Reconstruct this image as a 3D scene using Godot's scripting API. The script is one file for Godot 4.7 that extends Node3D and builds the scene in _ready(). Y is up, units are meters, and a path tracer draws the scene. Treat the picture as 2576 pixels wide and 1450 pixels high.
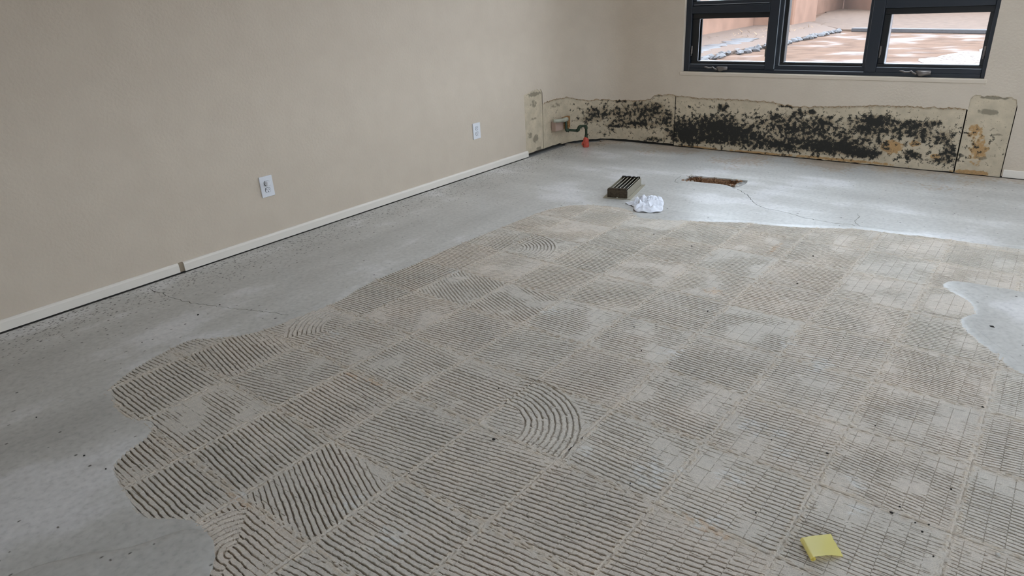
extends Node3D
# An emptied room: floor with mortar left from lifted tiles, smooth cement round it, mould under the window.
# y up, metres. The left wall runs along z, the back wall along x; the camera stands at x = z = 0.

const XL := -3.388      # left wall plane
const ZB := -5.247      # back wall plane
const RC := 0.40        # radius of the rounded corner between them
const S1 := 0.512       # wall run: s = 0 at z = -4.335 on the left wall, arc from S1 to S2, then the back wall
const S2 := 1.14
const XR := 2.6
const ZF := 2.8
const HC := 2.95
const WX0 := -2.483     # window opening in the back wall
const WX1 := -0.447
const WY0 := 0.608
const WY1 := 2.70
const SKY_X0 := -1.3    # added roof light, out of view, brightening floor and walls
const SKY_X1 := 0.3
const SKY_Z0 := -4.5
const SKY_Z1 := -2.7
const PX := 0.3085      # lifted tiles: grid pitch and origin
const PZ := 0.3115
const GX := -0.615
const GZ := 0.640

var M := {}
var taken := {}
var rng := RandomNumberGenerator.new()


func _ready() -> void:
	rng.seed = 7
	set_view()
	make_materials()
	build_shell()
	build_walls()
	build_window()
	build_unseen_openings()
	build_floor()
	build_courtyard()
	build_baseboard()
	build_outlets()
	build_register()
	build_rag()
	build_pipe()
	build_tape()
	build_crumbs()


func set_view() -> void:
	var cam := Camera3D.new()
	cam.name = "camera"
	cam.fov = 46.413
	cam.near = 0.05
	cam.far = 300.0
	cam.transform = Transform3D(Basis(Vector3(0.78029526, -0.04952028, -0.62344771), Vector3(-0.21313227, 0.91613343, -0.33952051), Vector3(0.58797444, 0.39780307, 0.7043002)), Vector3(0, 1.23, 0))
	add_child(cam)
	cam.current = true
	var e := Environment.new()
	e.background_mode = Environment.BG_SKY
	var sky := Sky.new()
	var sm := ProceduralSkyMaterial.new()
	sm.sky_top_color = Color(0.845, 0.902, 0.965)
	sm.sky_horizon_color = Color(0.875, 0.918, 0.966)
	sm.ground_bottom_color = Color(0.30, 0.26, 0.23)
	sm.ground_horizon_color = Color(0.40, 0.36, 0.33)
	sm.sun_angle_max = 1.0
	sky.sky_material = sm
	e.sky = sky
	e.background_energy_multiplier = 1.0
	e.tonemap_mode = Environment.TONE_MAPPER_LINEAR
	e.tonemap_exposure = 8.9
	e.sdfgi_enabled = true
	e.ssao_enabled = true
	e.ssil_enabled = true
	var we := WorldEnvironment.new()
	we.name = "world_environment"
	we.environment = e
	add_child(we)


# ---------------------------------------------------------------- helpers
func numbered(called: String) -> String:
	var n: int = taken.get(called, 0)
	taken[called] = n + 1
	return called if n == 0 else "%s_%03d" % [called, n]


func thing(called: String, label: String, category: String, at := Vector3.ZERO, group := "") -> Node3D:
	var o := Node3D.new()
	o.name = numbered(called)
	add_child(o)
	o.position = at
	tag(o, label, category, group)
	return o


func tag(o: Node3D, label: String, category: String, group := "") -> void:
	o.set_meta("label", label)
	if category:
		o.set_meta("category", category)
	if group:
		o.set_meta("group", group)


func structure(called: String) -> Node3D:
	var o := Node3D.new()
	o.name = called
	o.set_meta("kind", "structure")
	add_child(o)
	return o


func put(called: String, mesh: Mesh, mat: Material, parent: Node = null) -> MeshInstance3D:
	var o := MeshInstance3D.new()
	o.name = called if parent else numbered(called)
	o.mesh = mesh
	o.material_override = mat
	if parent:
		parent.add_child(o, true)
	else:
		add_child(o, true)
	return o


func begin(smooth := false) -> SurfaceTool:
	var st := SurfaceTool.new()
	st.begin(Mesh.PRIMITIVE_TRIANGLES)
	st.set_smooth_group(0 if smooth else -1)
	return st


func done(st: SurfaceTool) -> ArrayMesh:
	st.generate_normals()
	return st.commit()


func tri(st: SurfaceTool, a: Vector3, b: Vector3, c: Vector3, out: Vector3) -> void:
	# front faces run clockwise; out is the way the face should look
	if (c - a).cross(b - a).dot(out) < 0.0:
		var k := b
		b = c
		c = k
	st.add_vertex(a)
	st.add_vertex(b)
	st.add_vertex(c)


func quad(st: SurfaceTool, a: Vector3, b: Vector3, c: Vector3, d: Vector3, out: Vector3) -> void:
	tri(st, a, b, c, out)
	tri(st, a, c, d, out)


func add_box(st: SurfaceTool, lo: Vector3, hi: Vector3, bevel := 0.0, xf := Transform3D()) -> void:
	var c := (lo + hi) / 2.0
	var h := (hi - lo) / 2.0
	var r := minf(bevel, minf(h.x, minf(h.y, h.z)) * 0.49)
	if r <= 0.0:
		for ax in 3:
			for s in [-1.0, 1.0]:
				var n := Vector3.ZERO
				n[ax] = s
				var p := []
				for k in [[-1, -1], [1, -1], [1, 1], [-1, 1]]:
					var v := Vector3.ZERO
					v[ax] = s * h[ax]
					v[(ax + 1) % 3] = k[0] * h[(ax + 1) % 3]
					v[(ax + 2) % 3] = k[1] * h[(ax + 2) % 3]
					p.append(xf * (c + v))
				quad(st, p[0], p[1], p[2], p[3], xf.basis * n)
		return
	# each corner has three points, one on each face
	var pt := func(sx: float, sy: float, sz: float, ax: int) -> Vector3:
		var v := Vector3(sx * (h.x - r), sy * (h.y - r), sz * (h.z - r))
		v[ax] = [sx * h.x, sy * h.y, sz * h.z][ax]
		return xf * (c + v)
	for ax in 3:
		for s in [-1.0, 1.0]:
			var p := []
			for k in [[-1.0, -1.0], [1.0, -1.0], [1.0, 1.0], [-1.0, 1.0]]:
				var g := Vector3.ZERO
				g[ax] = s
				g[(ax + 1) % 3] = k[0]
				g[(ax + 2) % 3] = k[1]
				p.append(pt.call(g.x, g.y, g.z, ax))
			var n := Vector3.ZERO
			n[ax] = s
			quad(st, p[0], p[1], p[2], p[3], xf.basis * n)
	for ax in 3:
		var a1 := (ax + 1) % 3
		var a2 := (ax + 2) % 3
		for s1 in [-1.0, 1.0]:
			for s2 in [-1.0, 1.0]:
				var g := Vector3.ZERO
				g[a1] = s1
				g[a2] = s2
				var ga := g
				ga[ax] = -1.0
				var gb := g
				gb[ax] = 1.0
				quad(st, pt.call(ga.x, ga.y, ga.z, a1), pt.call(gb.x, gb.y, gb.z, a1), pt.call(gb.x, gb.y, gb.z, a2), pt.call(ga.x, ga.y, ga.z, a2), xf.basis * g)
	for sx in [-1.0, 1.0]:
		for sy in [-1.0, 1.0]:
			for sz in [-1.0, 1.0]:
				tri(st, pt.call(sx, sy, sz, 0), pt.call(sx, sy, sz, 1), pt.call(sx, sy, sz, 2), xf.basis * Vector3(sx, sy, sz))


func box_mesh(lo: Vector3, hi: Vector3, bevel := 0.0, xf := Transform3D()) -> ArrayMesh:
	var st := begin()
	add_box(st, lo, hi, bevel, xf)
	return done(st)


func add_tube(st: SurfaceTool, path: Array, radius, sides := 12, capped := true) -> void:
	var rings := []
	var up := Vector3.UP
	for i in path.size():
		var d: Vector3 = (path[mini(i + 1, path.size() - 1)] - path[maxi(i - 1, 0)]).normalized()
		var x := d.cross(up)
		if x.length() < 0.05:
			x = d.cross(Vector3(0.3, 0.1, 1))
		x = x.normalized()
		up = x.cross(d).normalized()
		var ring := []
		var r: float = radius[i] if radius is Array else radius
		for k in sides:
			var a := TAU * k / sides
			ring.append(path[i] + (x * cos(a) + up * sin(a)) * r)
		rings.append(ring)
	for i in path.size() - 1:
		for k in sides:
			var k2 := (k + 1) % sides
			quad(st, rings[i][k], rings[i][k2], rings[i + 1][k2], rings[i + 1][k], rings[i][k] + rings[i][k2] - path[i] * 2.0)
	if capped:
		for e in [0, path.size() - 1]:
			var o: Vector3 = path[e] - path[1 if e == 0 else path.size() - 2]
			for k in sides:
				tri(st, path[e], rings[e][k], rings[e][(k + 1) % sides], o)


func rounded(path: Array, r := 0.015, n := 5) -> Array:
	# a polyline with its corners rounded off
	var out := [path[0]]
	for i in range(1, path.size() - 1):
		var p: Vector3 = path[i]
		var a: Vector3 = p + (path[i - 1] - p).normalized() * minf(r, p.distance_to(path[i - 1]) * 0.45)
		var b: Vector3 = p + (path[i + 1] - p).normalized() * minf(r, p.distance_to(path[i + 1]) * 0.45)
		for k in n + 1:
			var t := float(k) / n
			out.append(a.lerp(p, t).lerp(p.lerp(b, t), t))
	out.append(path[path.size() - 1])
	return out


func add_prism(st: SurfaceTool, pts: PackedVector2Array, xf: Transform3D, depth: float) -> void:
	# polygon in xf's xy plane, pushed along its z by depth
	var idx := Geometry2D.triangulate_polygon(pts)
	var f := xf.basis.z * (1.0 if depth > 0.0 else -1.0)
	for k in range(0, idx.size(), 3):
		var a := pts[idx[k]]
		var b := pts[idx[k + 1]]
		var c := pts[idx[k + 2]]
		tri(st, xf * Vector3(a.x, a.y, depth), xf * Vector3(b.x, b.y, depth), xf * Vector3(c.x, c.y, depth), f)
		tri(st, xf * Vector3(a.x, a.y, 0), xf * Vector3(b.x, b.y, 0), xf * Vector3(c.x, c.y, 0), -f)
	var cw := Geometry2D.is_polygon_clockwise(pts)
	for k in pts.size():
		var a := pts[k]
		var b := pts[(k + 1) % pts.size()]
		var o := Vector2(b.y - a.y, a.x - b.x) * (-1.0 if cw else 1.0)
		quad(st, xf * Vector3(a.x, a.y, 0), xf * Vector3(b.x, b.y, 0), xf * Vector3(b.x, b.y, depth), xf * Vector3(a.x, a.y, depth), xf.basis * Vector3(o.x, o.y, 0))


class Faces:
	# triangles with normals, uv and colours given
	var v := PackedVector3Array()
	var n := PackedVector3Array()
	var uv := PackedVector2Array()
	var uv2 := PackedVector2Array()
	var c := PackedColorArray()
	var i := PackedInt32Array()

	func point(p: Vector3, normal: Vector3, t := Vector2.ZERO) -> int:
		v.append(p)
		n.append(normal)
		uv.append(t)
		return v.size() - 1

	func face(a: int, b: int, d: int) -> void:
		if (v[d] - v[a]).cross(v[b] - v[a]).dot(n[a]) < 0.0:
			var k := b
			b = d
			d = k
		i.append(a)
		i.append(b)
		i.append(d)

	func four(a: int, b: int, d: int, e: int) -> void:
		face(a, b, d)
		face(a, d, e)

	func mesh() -> ArrayMesh:
		var arr := []
		arr.resize(Mesh.ARRAY_MAX)
		arr[Mesh.ARRAY_VERTEX] = v
		if n.size() == v.size():
			arr[Mesh.ARRAY_NORMAL] = n
		if uv.size() == v.size():
			arr[Mesh.ARRAY_TEX_UV] = uv
		if uv2.size() == v.size():
			arr[Mesh.ARRAY_TEX_UV2] = uv2
		if c.size() == v.size():
			arr[Mesh.ARRAY_COLOR] = c
		arr[Mesh.ARRAY_INDEX] = i
		var m := ArrayMesh.new()
		m.add_surface_from_arrays(Mesh.PRIMITIVE_TRIANGLES, arr)
		return m


func noise(freq: float, sd: int, octaves := 3, kind := FastNoiseLite.TYPE_SIMPLEX_SMOOTH) -> FastNoiseLite:
	var f := FastNoiseLite.new()
	f.noise_type = kind
	f.frequency = freq
	f.seed = sd
	f.fractal_octaves = octaves
	if octaves == 1:
		f.fractal_type = FastNoiseLite.FRACTAL_NONE
	return f


func noise_texture(freq: float, sd: int, size: int, ramp := [], octaves := 4) -> NoiseTexture2D:
	var t := NoiseTexture2D.new()
	t.width = size
	t.height = size
	t.seamless = true
	t.noise = noise(freq, sd, octaves)
	if ramp.size():
		var g := Gradient.new()
		g.offsets = PackedFloat32Array(ramp.map(func(k): return k[0]))
		g.colors = PackedColorArray(ramp.map(func(k): return k[1]))
		t.color_ramp = g
	return t


func plain(color: Color, rough := 0.7, metal := 0.0) -> StandardMaterial3D:
	var m := StandardMaterial3D.new()
	m.albedo_color = color
	m.roughness = rough
	m.metallic = metal
	return m


func world_mapped(m: StandardMaterial3D, scale: float) -> StandardMaterial3D:
	m.uv1_triplanar = true
	m.uv1_world_triplanar = true
	m.uv1_scale = Vector3.ONE * scale
	return m


# ---------------------------------------------------------------- materials
func make_materials() -> void:
	var peel := noise_texture(0.06, 3, 512)
	var paint := plain(Color(0.79, 0.732, 0.658), 0.62)
	paint.albedo_texture = noise_texture(0.006, 5, 512, [[0.0, Color(0.975, 0.972, 0.97)], [1.0, Color(1, 1, 1)]])
	paint.heightmap_enabled = true
	paint.heightmap_texture = peel
	paint.heightmap_scale = 0.10
	M.paint = paint
	M.plain_paint = plain(Color(0.79, 0.732, 0.658), 0.62)
	M.shell = plain(Color(0.30, 0.27, 0.24), 0.9)
	M.ceiling = plain(Color(0.86, 0.85, 0.82), 0.8)
	M.trim = plain(Color(0.88, 0.845, 0.795), 0.5)
	M.stub = plain(Color(0.56, 0.50, 0.42), 0.8)
	M.frame = plain(Color(0.115, 0.135, 0.165), 0.42)
	M.sash = plain(Color(0.05, 0.055, 0.065), 0.42)
	M.bead = plain(Color(0.62, 0.64, 0.67), 0.3, 0.6)
	M.handle = plain(Color(0.45, 0.42, 0.40), 0.33, 0.5)
	var glass := StandardMaterial3D.new()
	glass.transparency = BaseMaterial3D.TRANSPARENCY_ALPHA
	glass.albedo_color = Color(1, 1, 1, 0.03)
	glass.roughness = 0.0
	M.glass = glass
	M.plate = plain(Color(0.87, 0.87, 0.88), 0.3)
	M.slot = plain(Color(0.03, 0.03, 0.03), 0.7)
	var concrete := plain(Color(0.60, 0.59, 0.57), 0.85)
	M.concrete = concrete
	# mortar: colours sit in the vertices, grain in the texture
	var mortar := plain(Color(1, 1, 1), 0.88)
	mortar.vertex_color_use_as_albedo = true
	mortar.albedo_texture = noise_texture(0.09, 11, 512, [[0.0, Color(0.80, 0.80, 0.80)], [0.35, Color(0.94, 0.94, 0.94)], [0.7, Color(1, 1, 1)], [1.0, Color(1, 1, 1)]])
	M.mortar = world_mapped(mortar, 5.0)
	var skim := plain(Color(1, 1, 1), 0.40)
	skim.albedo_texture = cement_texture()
	skim.detail_enabled = true
	skim.detail_blend_mode = BaseMaterial3D.BLEND_MODE_MUL
	skim.detail_uv_layer = BaseMaterial3D.DETAIL_UV_2
	skim.detail_albedo = noise_texture(0.035, 21, 512, [[0.0, Color(0.86, 0.86, 0.86)], [0.4, Color(0.95, 0.95, 0.95)], [1.0, Color(1, 1, 1)]], 5)
	skim.roughness_texture = noise_texture(0.008, 22, 512, [[0.0, Color(0.72, 0.72, 0.72)], [1.0, Color(1, 1, 1)]])
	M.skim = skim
	var dirt := plain(Color(0.66, 0.52, 0.40), 0.95)
	dirt.albedo_texture = noise_texture(0.05, 31, 256, [[0.0, Color(0.35, 0.30, 0.25)], [0.5, Color(0.85, 0.8, 0.75)], [0.75, Color(1, 1, 1)], [1.0, Color(1, 1, 1)]])
	M.dirt = world_mapped(dirt, 6.0)
	M.mould = plain(Color(1, 1, 1), 0.9)
	M.mould.albedo_texture = mould_texture()
	M.mould.heightmap_enabled = true
	M.mould.heightmap_texture = M.mould.albedo_texture
	M.mould.heightmap_scale = 0.15
	M.paper = plain(Color(0.60, 0.50, 0.38), 0.9)
	M.rusty = plain(Color(0.30, 0.26, 0.20), 0.6, 0.3)
	M.rusty.albedo_texture = noise_texture(0.03, 41, 256, [[0.0, Color(0.55, 0.45, 0.35)], [0.5, Color(0.9, 0.87, 0.8)], [1.0, Color(1, 1, 1)]])
	world_mapped(M.rusty, 8.0)
	M.flange = plain(Color(0.60, 0.57, 0.50), 0.45, 0.35)
	M.cloth = plain(Color(0.88, 0.88, 0.90), 0.95)
	M.cloth.heightmap_enabled = true
	M.cloth.heightmap_texture = noise_texture(0.25, 43, 256)
	M.cloth.heightmap_scale = 0.08
	world_mapped(M.cloth, 9.0)
	M.cloth.rim_enabled = true
	M.cloth.rim = 0.3
	M.copper = plain(Color(0.27, 0.30, 0.25), 0.6, 0.4)
	M.copper.albedo_texture = noise_texture(0.04, 45, 256, [[0.0, Color(0.45, 0.42, 0.35)], [0.5, Color(0.8, 0.9, 0.82)], [1.0, Color(1, 1, 1)]])
	world_mapped(M.copper, 12.0)
	M.grey_pipe = plain(Color(0.66, 0.65, 0.58), 0.6)
	M.wood = plain(Color(0.66, 0.50, 0.32), 0.8)
	M.wood.albedo_texture = noise_texture(0.02, 46, 256, [[0.0, Color(0.72, 0.66, 0.58)], [1.0, Color(1, 1, 1)]])
	world_mapped(M.wood, 9.0)
	M.block = plain(Color(0.66, 0.56, 0.50), 0.85)
	M.red = plain(Color(0.74, 0.31, 0.24), 0.6)
	var tape := plain(Color(0.94, 0.90, 0.58), 0.25)
	tape.backlight_enabled = true
	tape.backlight = Color(0.80, 0.72, 0.30)
	M.tape = tape
	M.crumb = plain(Color(0.14, 0.125, 0.11), 0.9)
	M.chip = plain(Color(0.74, 0.72, 0.68), 0.8)
	# courtyard
	var wet := plain(Color(0.42, 0.325, 0.265), 0.95)
	wet.albedo_texture = noise_texture(0.02, 51, 512, [[0.0, Color(0.72, 0.70, 0.68)], [0.5, Color(0.92, 0.92, 0.92)], [1.0, Color(1, 1, 1)]])
	wet.roughness_texture = noise_texture(0.008, 52, 512, [[0.0, Color(0.30, 0.30, 0.30)], [0.30, Color(0.5, 0.5, 0.5)], [0.5, Color(1, 1, 1)], [1.0, Color(1, 1, 1)]])
	wet.metallic_specular = 0.22
	M.wet = world_mapped(wet, 0.16)
	var water := plain(Color(0.30, 0.225, 0.18), 0.10)
	water.heightmap_enabled = true
	water.heightmap_texture = noise_texture(0.03, 53, 512)
	water.heightmap_scale = 0.9
	M.puddle = world_mapped(water, 0.6)
	var upper := plain(Color(0.40, 0.32, 0.265), 0.8)
	upper.albedo_texture = wet.albedo_texture
	upper.metallic_specular = 0.3
	M.upper = world_mapped(upper, 0.3)
	var gravel := plain(Color(0.44, 0.36, 0.31), 0.85)
	gravel.albedo_texture = noise_texture(0.12, 55, 512, [[0.0, Color(0.55, 0.5, 0.45)], [0.4, Color(0.85, 0.83, 0.8)], [0.8, Color(1, 1, 1)], [1.0, Color(1, 1, 1)]])
	gravel.heightmap_enabled = true
	gravel.heightmap_texture = noise_texture(0.15, 56, 512)
	gravel.heightmap_scale = 1.5
	M.gravel = world_mapped(gravel, 0.5)
	var stucco := plain(Color(0.54, 0.405, 0.33), 0.9)
	stucco.albedo_texture = noise_texture(0.01, 57, 512, [[0.0, Color(0.86, 0.85, 0.84)], [1.0, Color(1, 1, 1)]])
	M.stucco = world_mapped(stucco, 0.3)
	M.stone = plain(Color(0.32, 0.31, 0.32), 0.5)
	M.stone.albedo_texture = noise_texture(0.05, 58, 256, [[0.0, Color(0.5, 0.5, 0.5)], [1.0, Color(1, 1, 1)]])
	world_mapped(M.stone, 2.0)
	M.straw = plain(Color(0.62, 0.50, 0.36), 0.9)


func cement_texture() -> ImageTexture:
	# trowelled grey cement over six metres: streaks, paler smears, pits thick along the left wall
	var n := 1600
	var k := n / 6.0
	var streak_z := noise(0.03, 61, 4).get_image(n / 2, n / 7)      # long along z
	streak_z.resize(n, n, Image.INTERPOLATE_CUBIC)
	streak_z = noise(0.012, 61, 5).get_image(n, n / 6)
	streak_z.resize(n, n, Image.INTERPOLATE_CUBIC)
	var streak_x := noise(0.012, 62, 5).get_image(n / 6, n)
	streak_x.resize(n, n, Image.INTERPOLATE_CUBIC)
	var cloud := noise(0.006, 63, 5).get_image(n, n)
	var fine := noise(0.10, 64, 3).get_image(n, n)
	var a := streak_z.get_data()
	var b := streak_x.get_data()
	var c := cloud.get_data()
	var d := fine.get_data()
	var out := PackedByteArray()
	out.resize(n * n * 3)
	for y in n:
		var far := clampf((-2.6 - (y / k - 5.5)) / 1.2, 0.0, 1.0)   # streaks run along the wall on the left strip, across in the far bay
		var row := y * n
		for x in n:
			var p := row + x
			var sx: float = (a[p] * (1.0 - far) + b[p] * far) / 255.0 - 0.5
			var v: float = 192.0 + sx * (22.0 + 12.0 * far) + (c[p] - 128) * 0.07 + (d[p] - 128) * 0.05
			var pale: float = clampf((sx * 0.7 + (c[p] - 128) / 255.0 - 0.16) * 5.0, 0.0, 1.0)
			v += pale * 12.0
			# brown dust patches along the back wall, with corner shade painted in
			var dust_and_shade := 0.0
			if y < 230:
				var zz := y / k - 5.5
				dust_and_shade = clampf((c[p] / 255.0 + d[p] / 400.0 - 0.62 - (zz + 5.2) * 1.1) * 3.0, 0.0, 0.55)
			out[p * 3] = clampi(int(v + 3.0 - dust_and_shade * 38.0), 0, 255)
			out[p * 3 + 1] = clampi(int(v - 0.5 - dust_and_shade * 58.0), 0, 255)
			out[p * 3 + 2] = clampi(int(v - 7.0 + pale * 3.0 - dust_and_shade * 78.0), 0, 255)
	var im := Image.create_from_data(n, n, false, Image.FORMAT_RGB8, out)
	var r := RandomNumberGenerator.new()
	r.seed = 65
	for q in 5200:
		var x := r.randf_range(-3.4, 2.4)
		var z := r.randf_range(-5.2, 0.4)
		if q < 3600:
			x = -3.36 + absf(r.randfn(0.0, 0.16))
		var px := int((x + 3.6) * k)
		var pz := int((z + 5.5) * k)
		var w := 1 + int(r.randf() < 0.25)
		var h := 1 + int(r.randf() < 0.55) + int(r.randf() < 0.06)
		im.fill_rect(Rect2i(px, pz, w, h), Color8(96, 90, 84).lerp(Color8(60, 55, 50), r.randf()))
	for q in 260:
		var px := r.randi_range(0, n - 4)
		var pz := r.randi_range(0, n - 6)
		im.fill_rect(Rect2i(px, pz, 1 + r.randi() % 2, 1 + r.randi() % 4), Color8(206, 206, 204))
	return ImageTexture.create_from_image(im)


const MOULD := [[2.6, 0.17, 0.95, 0.13, 0.42], [1.15, 0.24, 0.55, 0.13, 0.36], [3.1, 0.25, 0.5, 0.10, 0.40], [2.2, 0.10, 0.6, 0.07, 0.5], [2.0, 0.20, 0.35, 0.12, 0.5], [1.709, 0.122, 0.131, 0.090, 1.10], [1.927, 0.193, 0.195, 0.063, 0.90], [2.127, 0.154, 0.172, 0.062, 1.00], [1.999, 0.340, 0.045, 0.030, 1.00], [1.900, 0.105, 0.198, 0.057, 0.80], [2.453, 0.283, 0.144, 0.052, 0.60], [2.577, 0.218, 0.168, 0.064, 0.60], [2.742, 0.259, 0.135, 0.062, 0.65], [2.843, 0.114, 0.261, 0.057, 1.00], [3.047, 0.084, 0.127, 0.036, 1.10], [2.474, 0.091, 0.174, 0.042, 0.85], [2.592, 0.335, 0.070, 0.023, 0.80], [2.676, 0.346, 0.033, 0.023, 0.90], [3.103, 0.311, 0.134, 0.043, 0.95], [3.063, 0.240, 0.100, 0.049, 0.75], [3.325, 0.299, 0.093, 0.031, 0.80], [3.381, 0.250, 0.137, 0.052, 0.60], [3.522, 0.235, 0.078, 0.064, 0.55], [3.577, 0.122, 0.040, 0.065, 0.90], [3.370, 0.101, 0.052, 0.027, 0.90], [3.527, 0.077, 0.068, 0.021, 0.70], [2.501, 0.379, 0.057, 0.009, 1.00], [3.461, 0.322, 0.056, 0.020, 0.70], [1.585, 0.096, 0.072, 0.066, 0.50], [0.877, 0.248, 0.140, 0.068, 0.55], [1.089, 0.230, 0.192, 0.085, 0.50], [1.318, 0.277, 0.185, 0.099, 0.60], [1.506, 0.222, 0.143, 0.098, 0.60], [1.245, 0.171, 0.189, 0.024, 0.95], [1.090, 0.134, 0.155, 0.014, 0.80], [1.402, 0.047, 0.148, 0.027, 0.60], [0.947, 0.089, 0.182, 0.063, 0.35], [0.806, 0.201, 0.089, 0.035, 0.70], [1.447, 0.317, 0.109, 0.065, 0.50], [1.087, 0.352, 0.053, 0.017, 0.90]]
const TAN := [[3.229, 0.143, 0.073, 0.049, 1.0], [3.369, 0.177, 0.035, 0.024, 1.0], [3.500, 0.101, 0.034, 0.021, 1.0], [3.690, 0.287, 0.053, 0.062, 0.6], [3.735, 0.163, 0.063, 0.101, 0.7], [3.719, 0.017, 0.107, 0.016, 1.0], [1.803, 0.012, 0.203, 0.013, 0.8], [2.298, 0.013, 0.241, 0.012, 0.8], [2.9, 0.02, 0.5, 0.014, 0.7]]
const GREY := [[3.756, 0.497, 0.081, 0.010, 1.0], [3.741, 0.410, 0.062, 0.019, 0.9], [3.821, 0.272, 0.041, 0.012, 0.7], [3.766, 0.114, 0.053, 0.020, 0.6], [0.134, 0.494, 0.108, 0.019, 0.8], [0.129, 0.419, 0.065, 0.037, 0.6], [0.122, 0.300, 0.098, 0.016, 0.5], [0.139, 0.135, 0.044, 0.039, 0.8], [0.060, 0.181, 0.032, 0.038, 0.6], [0.179, 0.044, 0.056, 0.020, 0.7], [0.434, 0.366, 0.125, 0.026, 0.5]]


func spread(list: Array, w: int, h: int, k: float) -> PackedFloat32Array:
	# how dense each stain grows over the wall run, 0 .. about 1
	var f := PackedFloat32Array()
	f.resize(w * h)
	for b in list:
		var x0 := maxi(0, int((b[0] - b[2] * 1.7) * k))
		var x1 := mini(w - 1, int((b[0] + b[2] * 1.7) * k))
		var y0 := maxi(0, int((b[1] - b[3] * 1.7) * k))
		var y1 := mini(h - 1, int((b[1] + b[3] * 1.7) * k))
		for y in range(y0, y1 + 1):
			for x in range(x0, x1 + 1):
				var dx: float = (x / k - b[0]) / b[2]
				var dy: float = (y / k - b[1]) / b[3]
				var q := dx * dx + dy * dy
				if q < 2.8:
					var v: float = b[4] * exp(-q * 0.9)
					var p := y * w + x
					f[p] = maxf(f[p], v) + minf(f[p], v) * 0.3
	return f


func mould_texture() -> ImageTexture:
	var w := 2048
	var h := 288
	var k := w / 3.9     # pixels to a metre
	var black := spread(MOULD, w, h, k)
	var tan := spread(TAN, w, h, k)
	var grey := spread(GREY, w, h, k)
	var n1 := noise(0.05, 71, 5).get_image(w, h).get_data()
	var n2 := noise(0.22, 72, 3).get_image(w, h).get_data()
	var n3 := noise(0.018, 73, 4).get_image(w, h).get_data()
	var out := PackedByteArray()
	out.resize(w * h * 3)
	for y in h:
		for x in w:
			var p := y * w + x
			var a := n1[p] / 255.0
			var b := n2[p] / 255.0
			var c := n3[p] / 255.0
			var col := Vector3(194, 178, 153) * (0.90 + 0.16 * c)
			var t: float = clampf((tan[p] * 1.3 + a * 0.7 - 0.85) * 6.0, 0.0, 1.0)
			col = col.lerp(Vector3(172, 132, 84) * (0.85 + 0.3 * b), t * 0.85)
			var g: float = clampf((grey[p] * 1.1 + a * 0.6 - 0.70) * 5.0, 0.0, 1.0)
			g = maxf(g, clampf((a * 0.8 + b * 0.5 - 0.93) * 5.0, 0.0, 0.6))
			col = col.lerp(Vector3(128, 118, 100), g * 0.8)
			# brown bloom round the colonies, then the black speckle itself
			var d: float = black[p]
			var bloom: float = clampf((d * 0.9 + c * 0.5 + b * 0.25 - 0.62) * 3.0, 0.0, 1.0)
			col = col.lerp(Vector3(112, 94, 70), bloom * 0.55)
			var s: float = clampf((d * 0.80 + (a - 0.5) * 1.05 + (b - 0.5) * 0.55 + (c - 0.5) * 0.55 - (0.33 if x > 840 else 0.41)) * 4.5, 0.0, 1.0)
			if d < 0.12:
				s *= d / 0.12
			col = col.lerp(Vector3(30, 29, 27) + Vector3(16, 14, 8) * b, s)
			if d < 0.3 and b > 0.86 and c > 0.5:
				col *= 0.62
			out[p * 3] = int(clampf(col.x, 0, 255))
			out[p * 3 + 1] = int(clampf(col.y, 0, 255))
			out[p * 3 + 2] = int(clampf(col.z, 0, 255))
	return ImageTexture.create_from_image(Image.create_from_data(w, h, false, Image.FORMAT_RGB8, out))


# ---------------------------------------------------------------- room shell
func build_shell() -> void:
	# ceiling and the outer walls behind the plaster; the wall cavity shows as the dark gap over the floor
	var cl := structure("ceiling")
	var st := begin()
	add_box(st, Vector3(-3.62, HC, -5.47), Vector3(SKY_X0, HC + 0.2, ZF + 0.15))
	add_box(st, Vector3(SKY_X1, HC, -5.47), Vector3(XR + 0.15, HC + 0.2, ZF + 0.15))
	add_box(st, Vector3(SKY_X0, HC, -5.47), Vector3(SKY_X1, HC + 0.2, SKY_Z0))
	add_box(st, Vector3(SKY_X0, HC, SKY_Z1), Vector3(SKY_X1, HC + 0.2, ZF + 0.15))
	put("slab", done(st), M.ceiling, cl)
	var r := structure("wall_right")
	st = begin()
	add_box(st, Vector3(XR, -0.2, -5.45), Vector3(XR + 0.15, HC, -4.0))
	add_box(st, Vector3(XR, -0.2, -1.66), Vector3(XR + 0.15, HC, ZF + 0.15))
	add_box(st, Vector3(XR, -0.2, -4.0), Vector3(XR + 0.15, 0.62, -1.66))
	add_box(st, Vector3(XR, 2.2, -4.0), Vector3(XR + 0.15, HC, -1.66))
	put("plaster", done(st), M.plain_paint, r)
	var f := structure("wall_front")
	st = begin()
	add_box(st, Vector3(-3.6, -0.2, ZF), Vector3(-0.63, HC, ZF + 0.15))
	add_box(st, Vector3(1.4, -0.2, ZF), Vector3(XR + 0.15, HC, ZF + 0.15))
	add_box(st, Vector3(-0.63, 2.3, ZF), Vector3(1.4, HC, ZF + 0.15))
	put("plaster", done(st), M.plain_paint, f)


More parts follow.
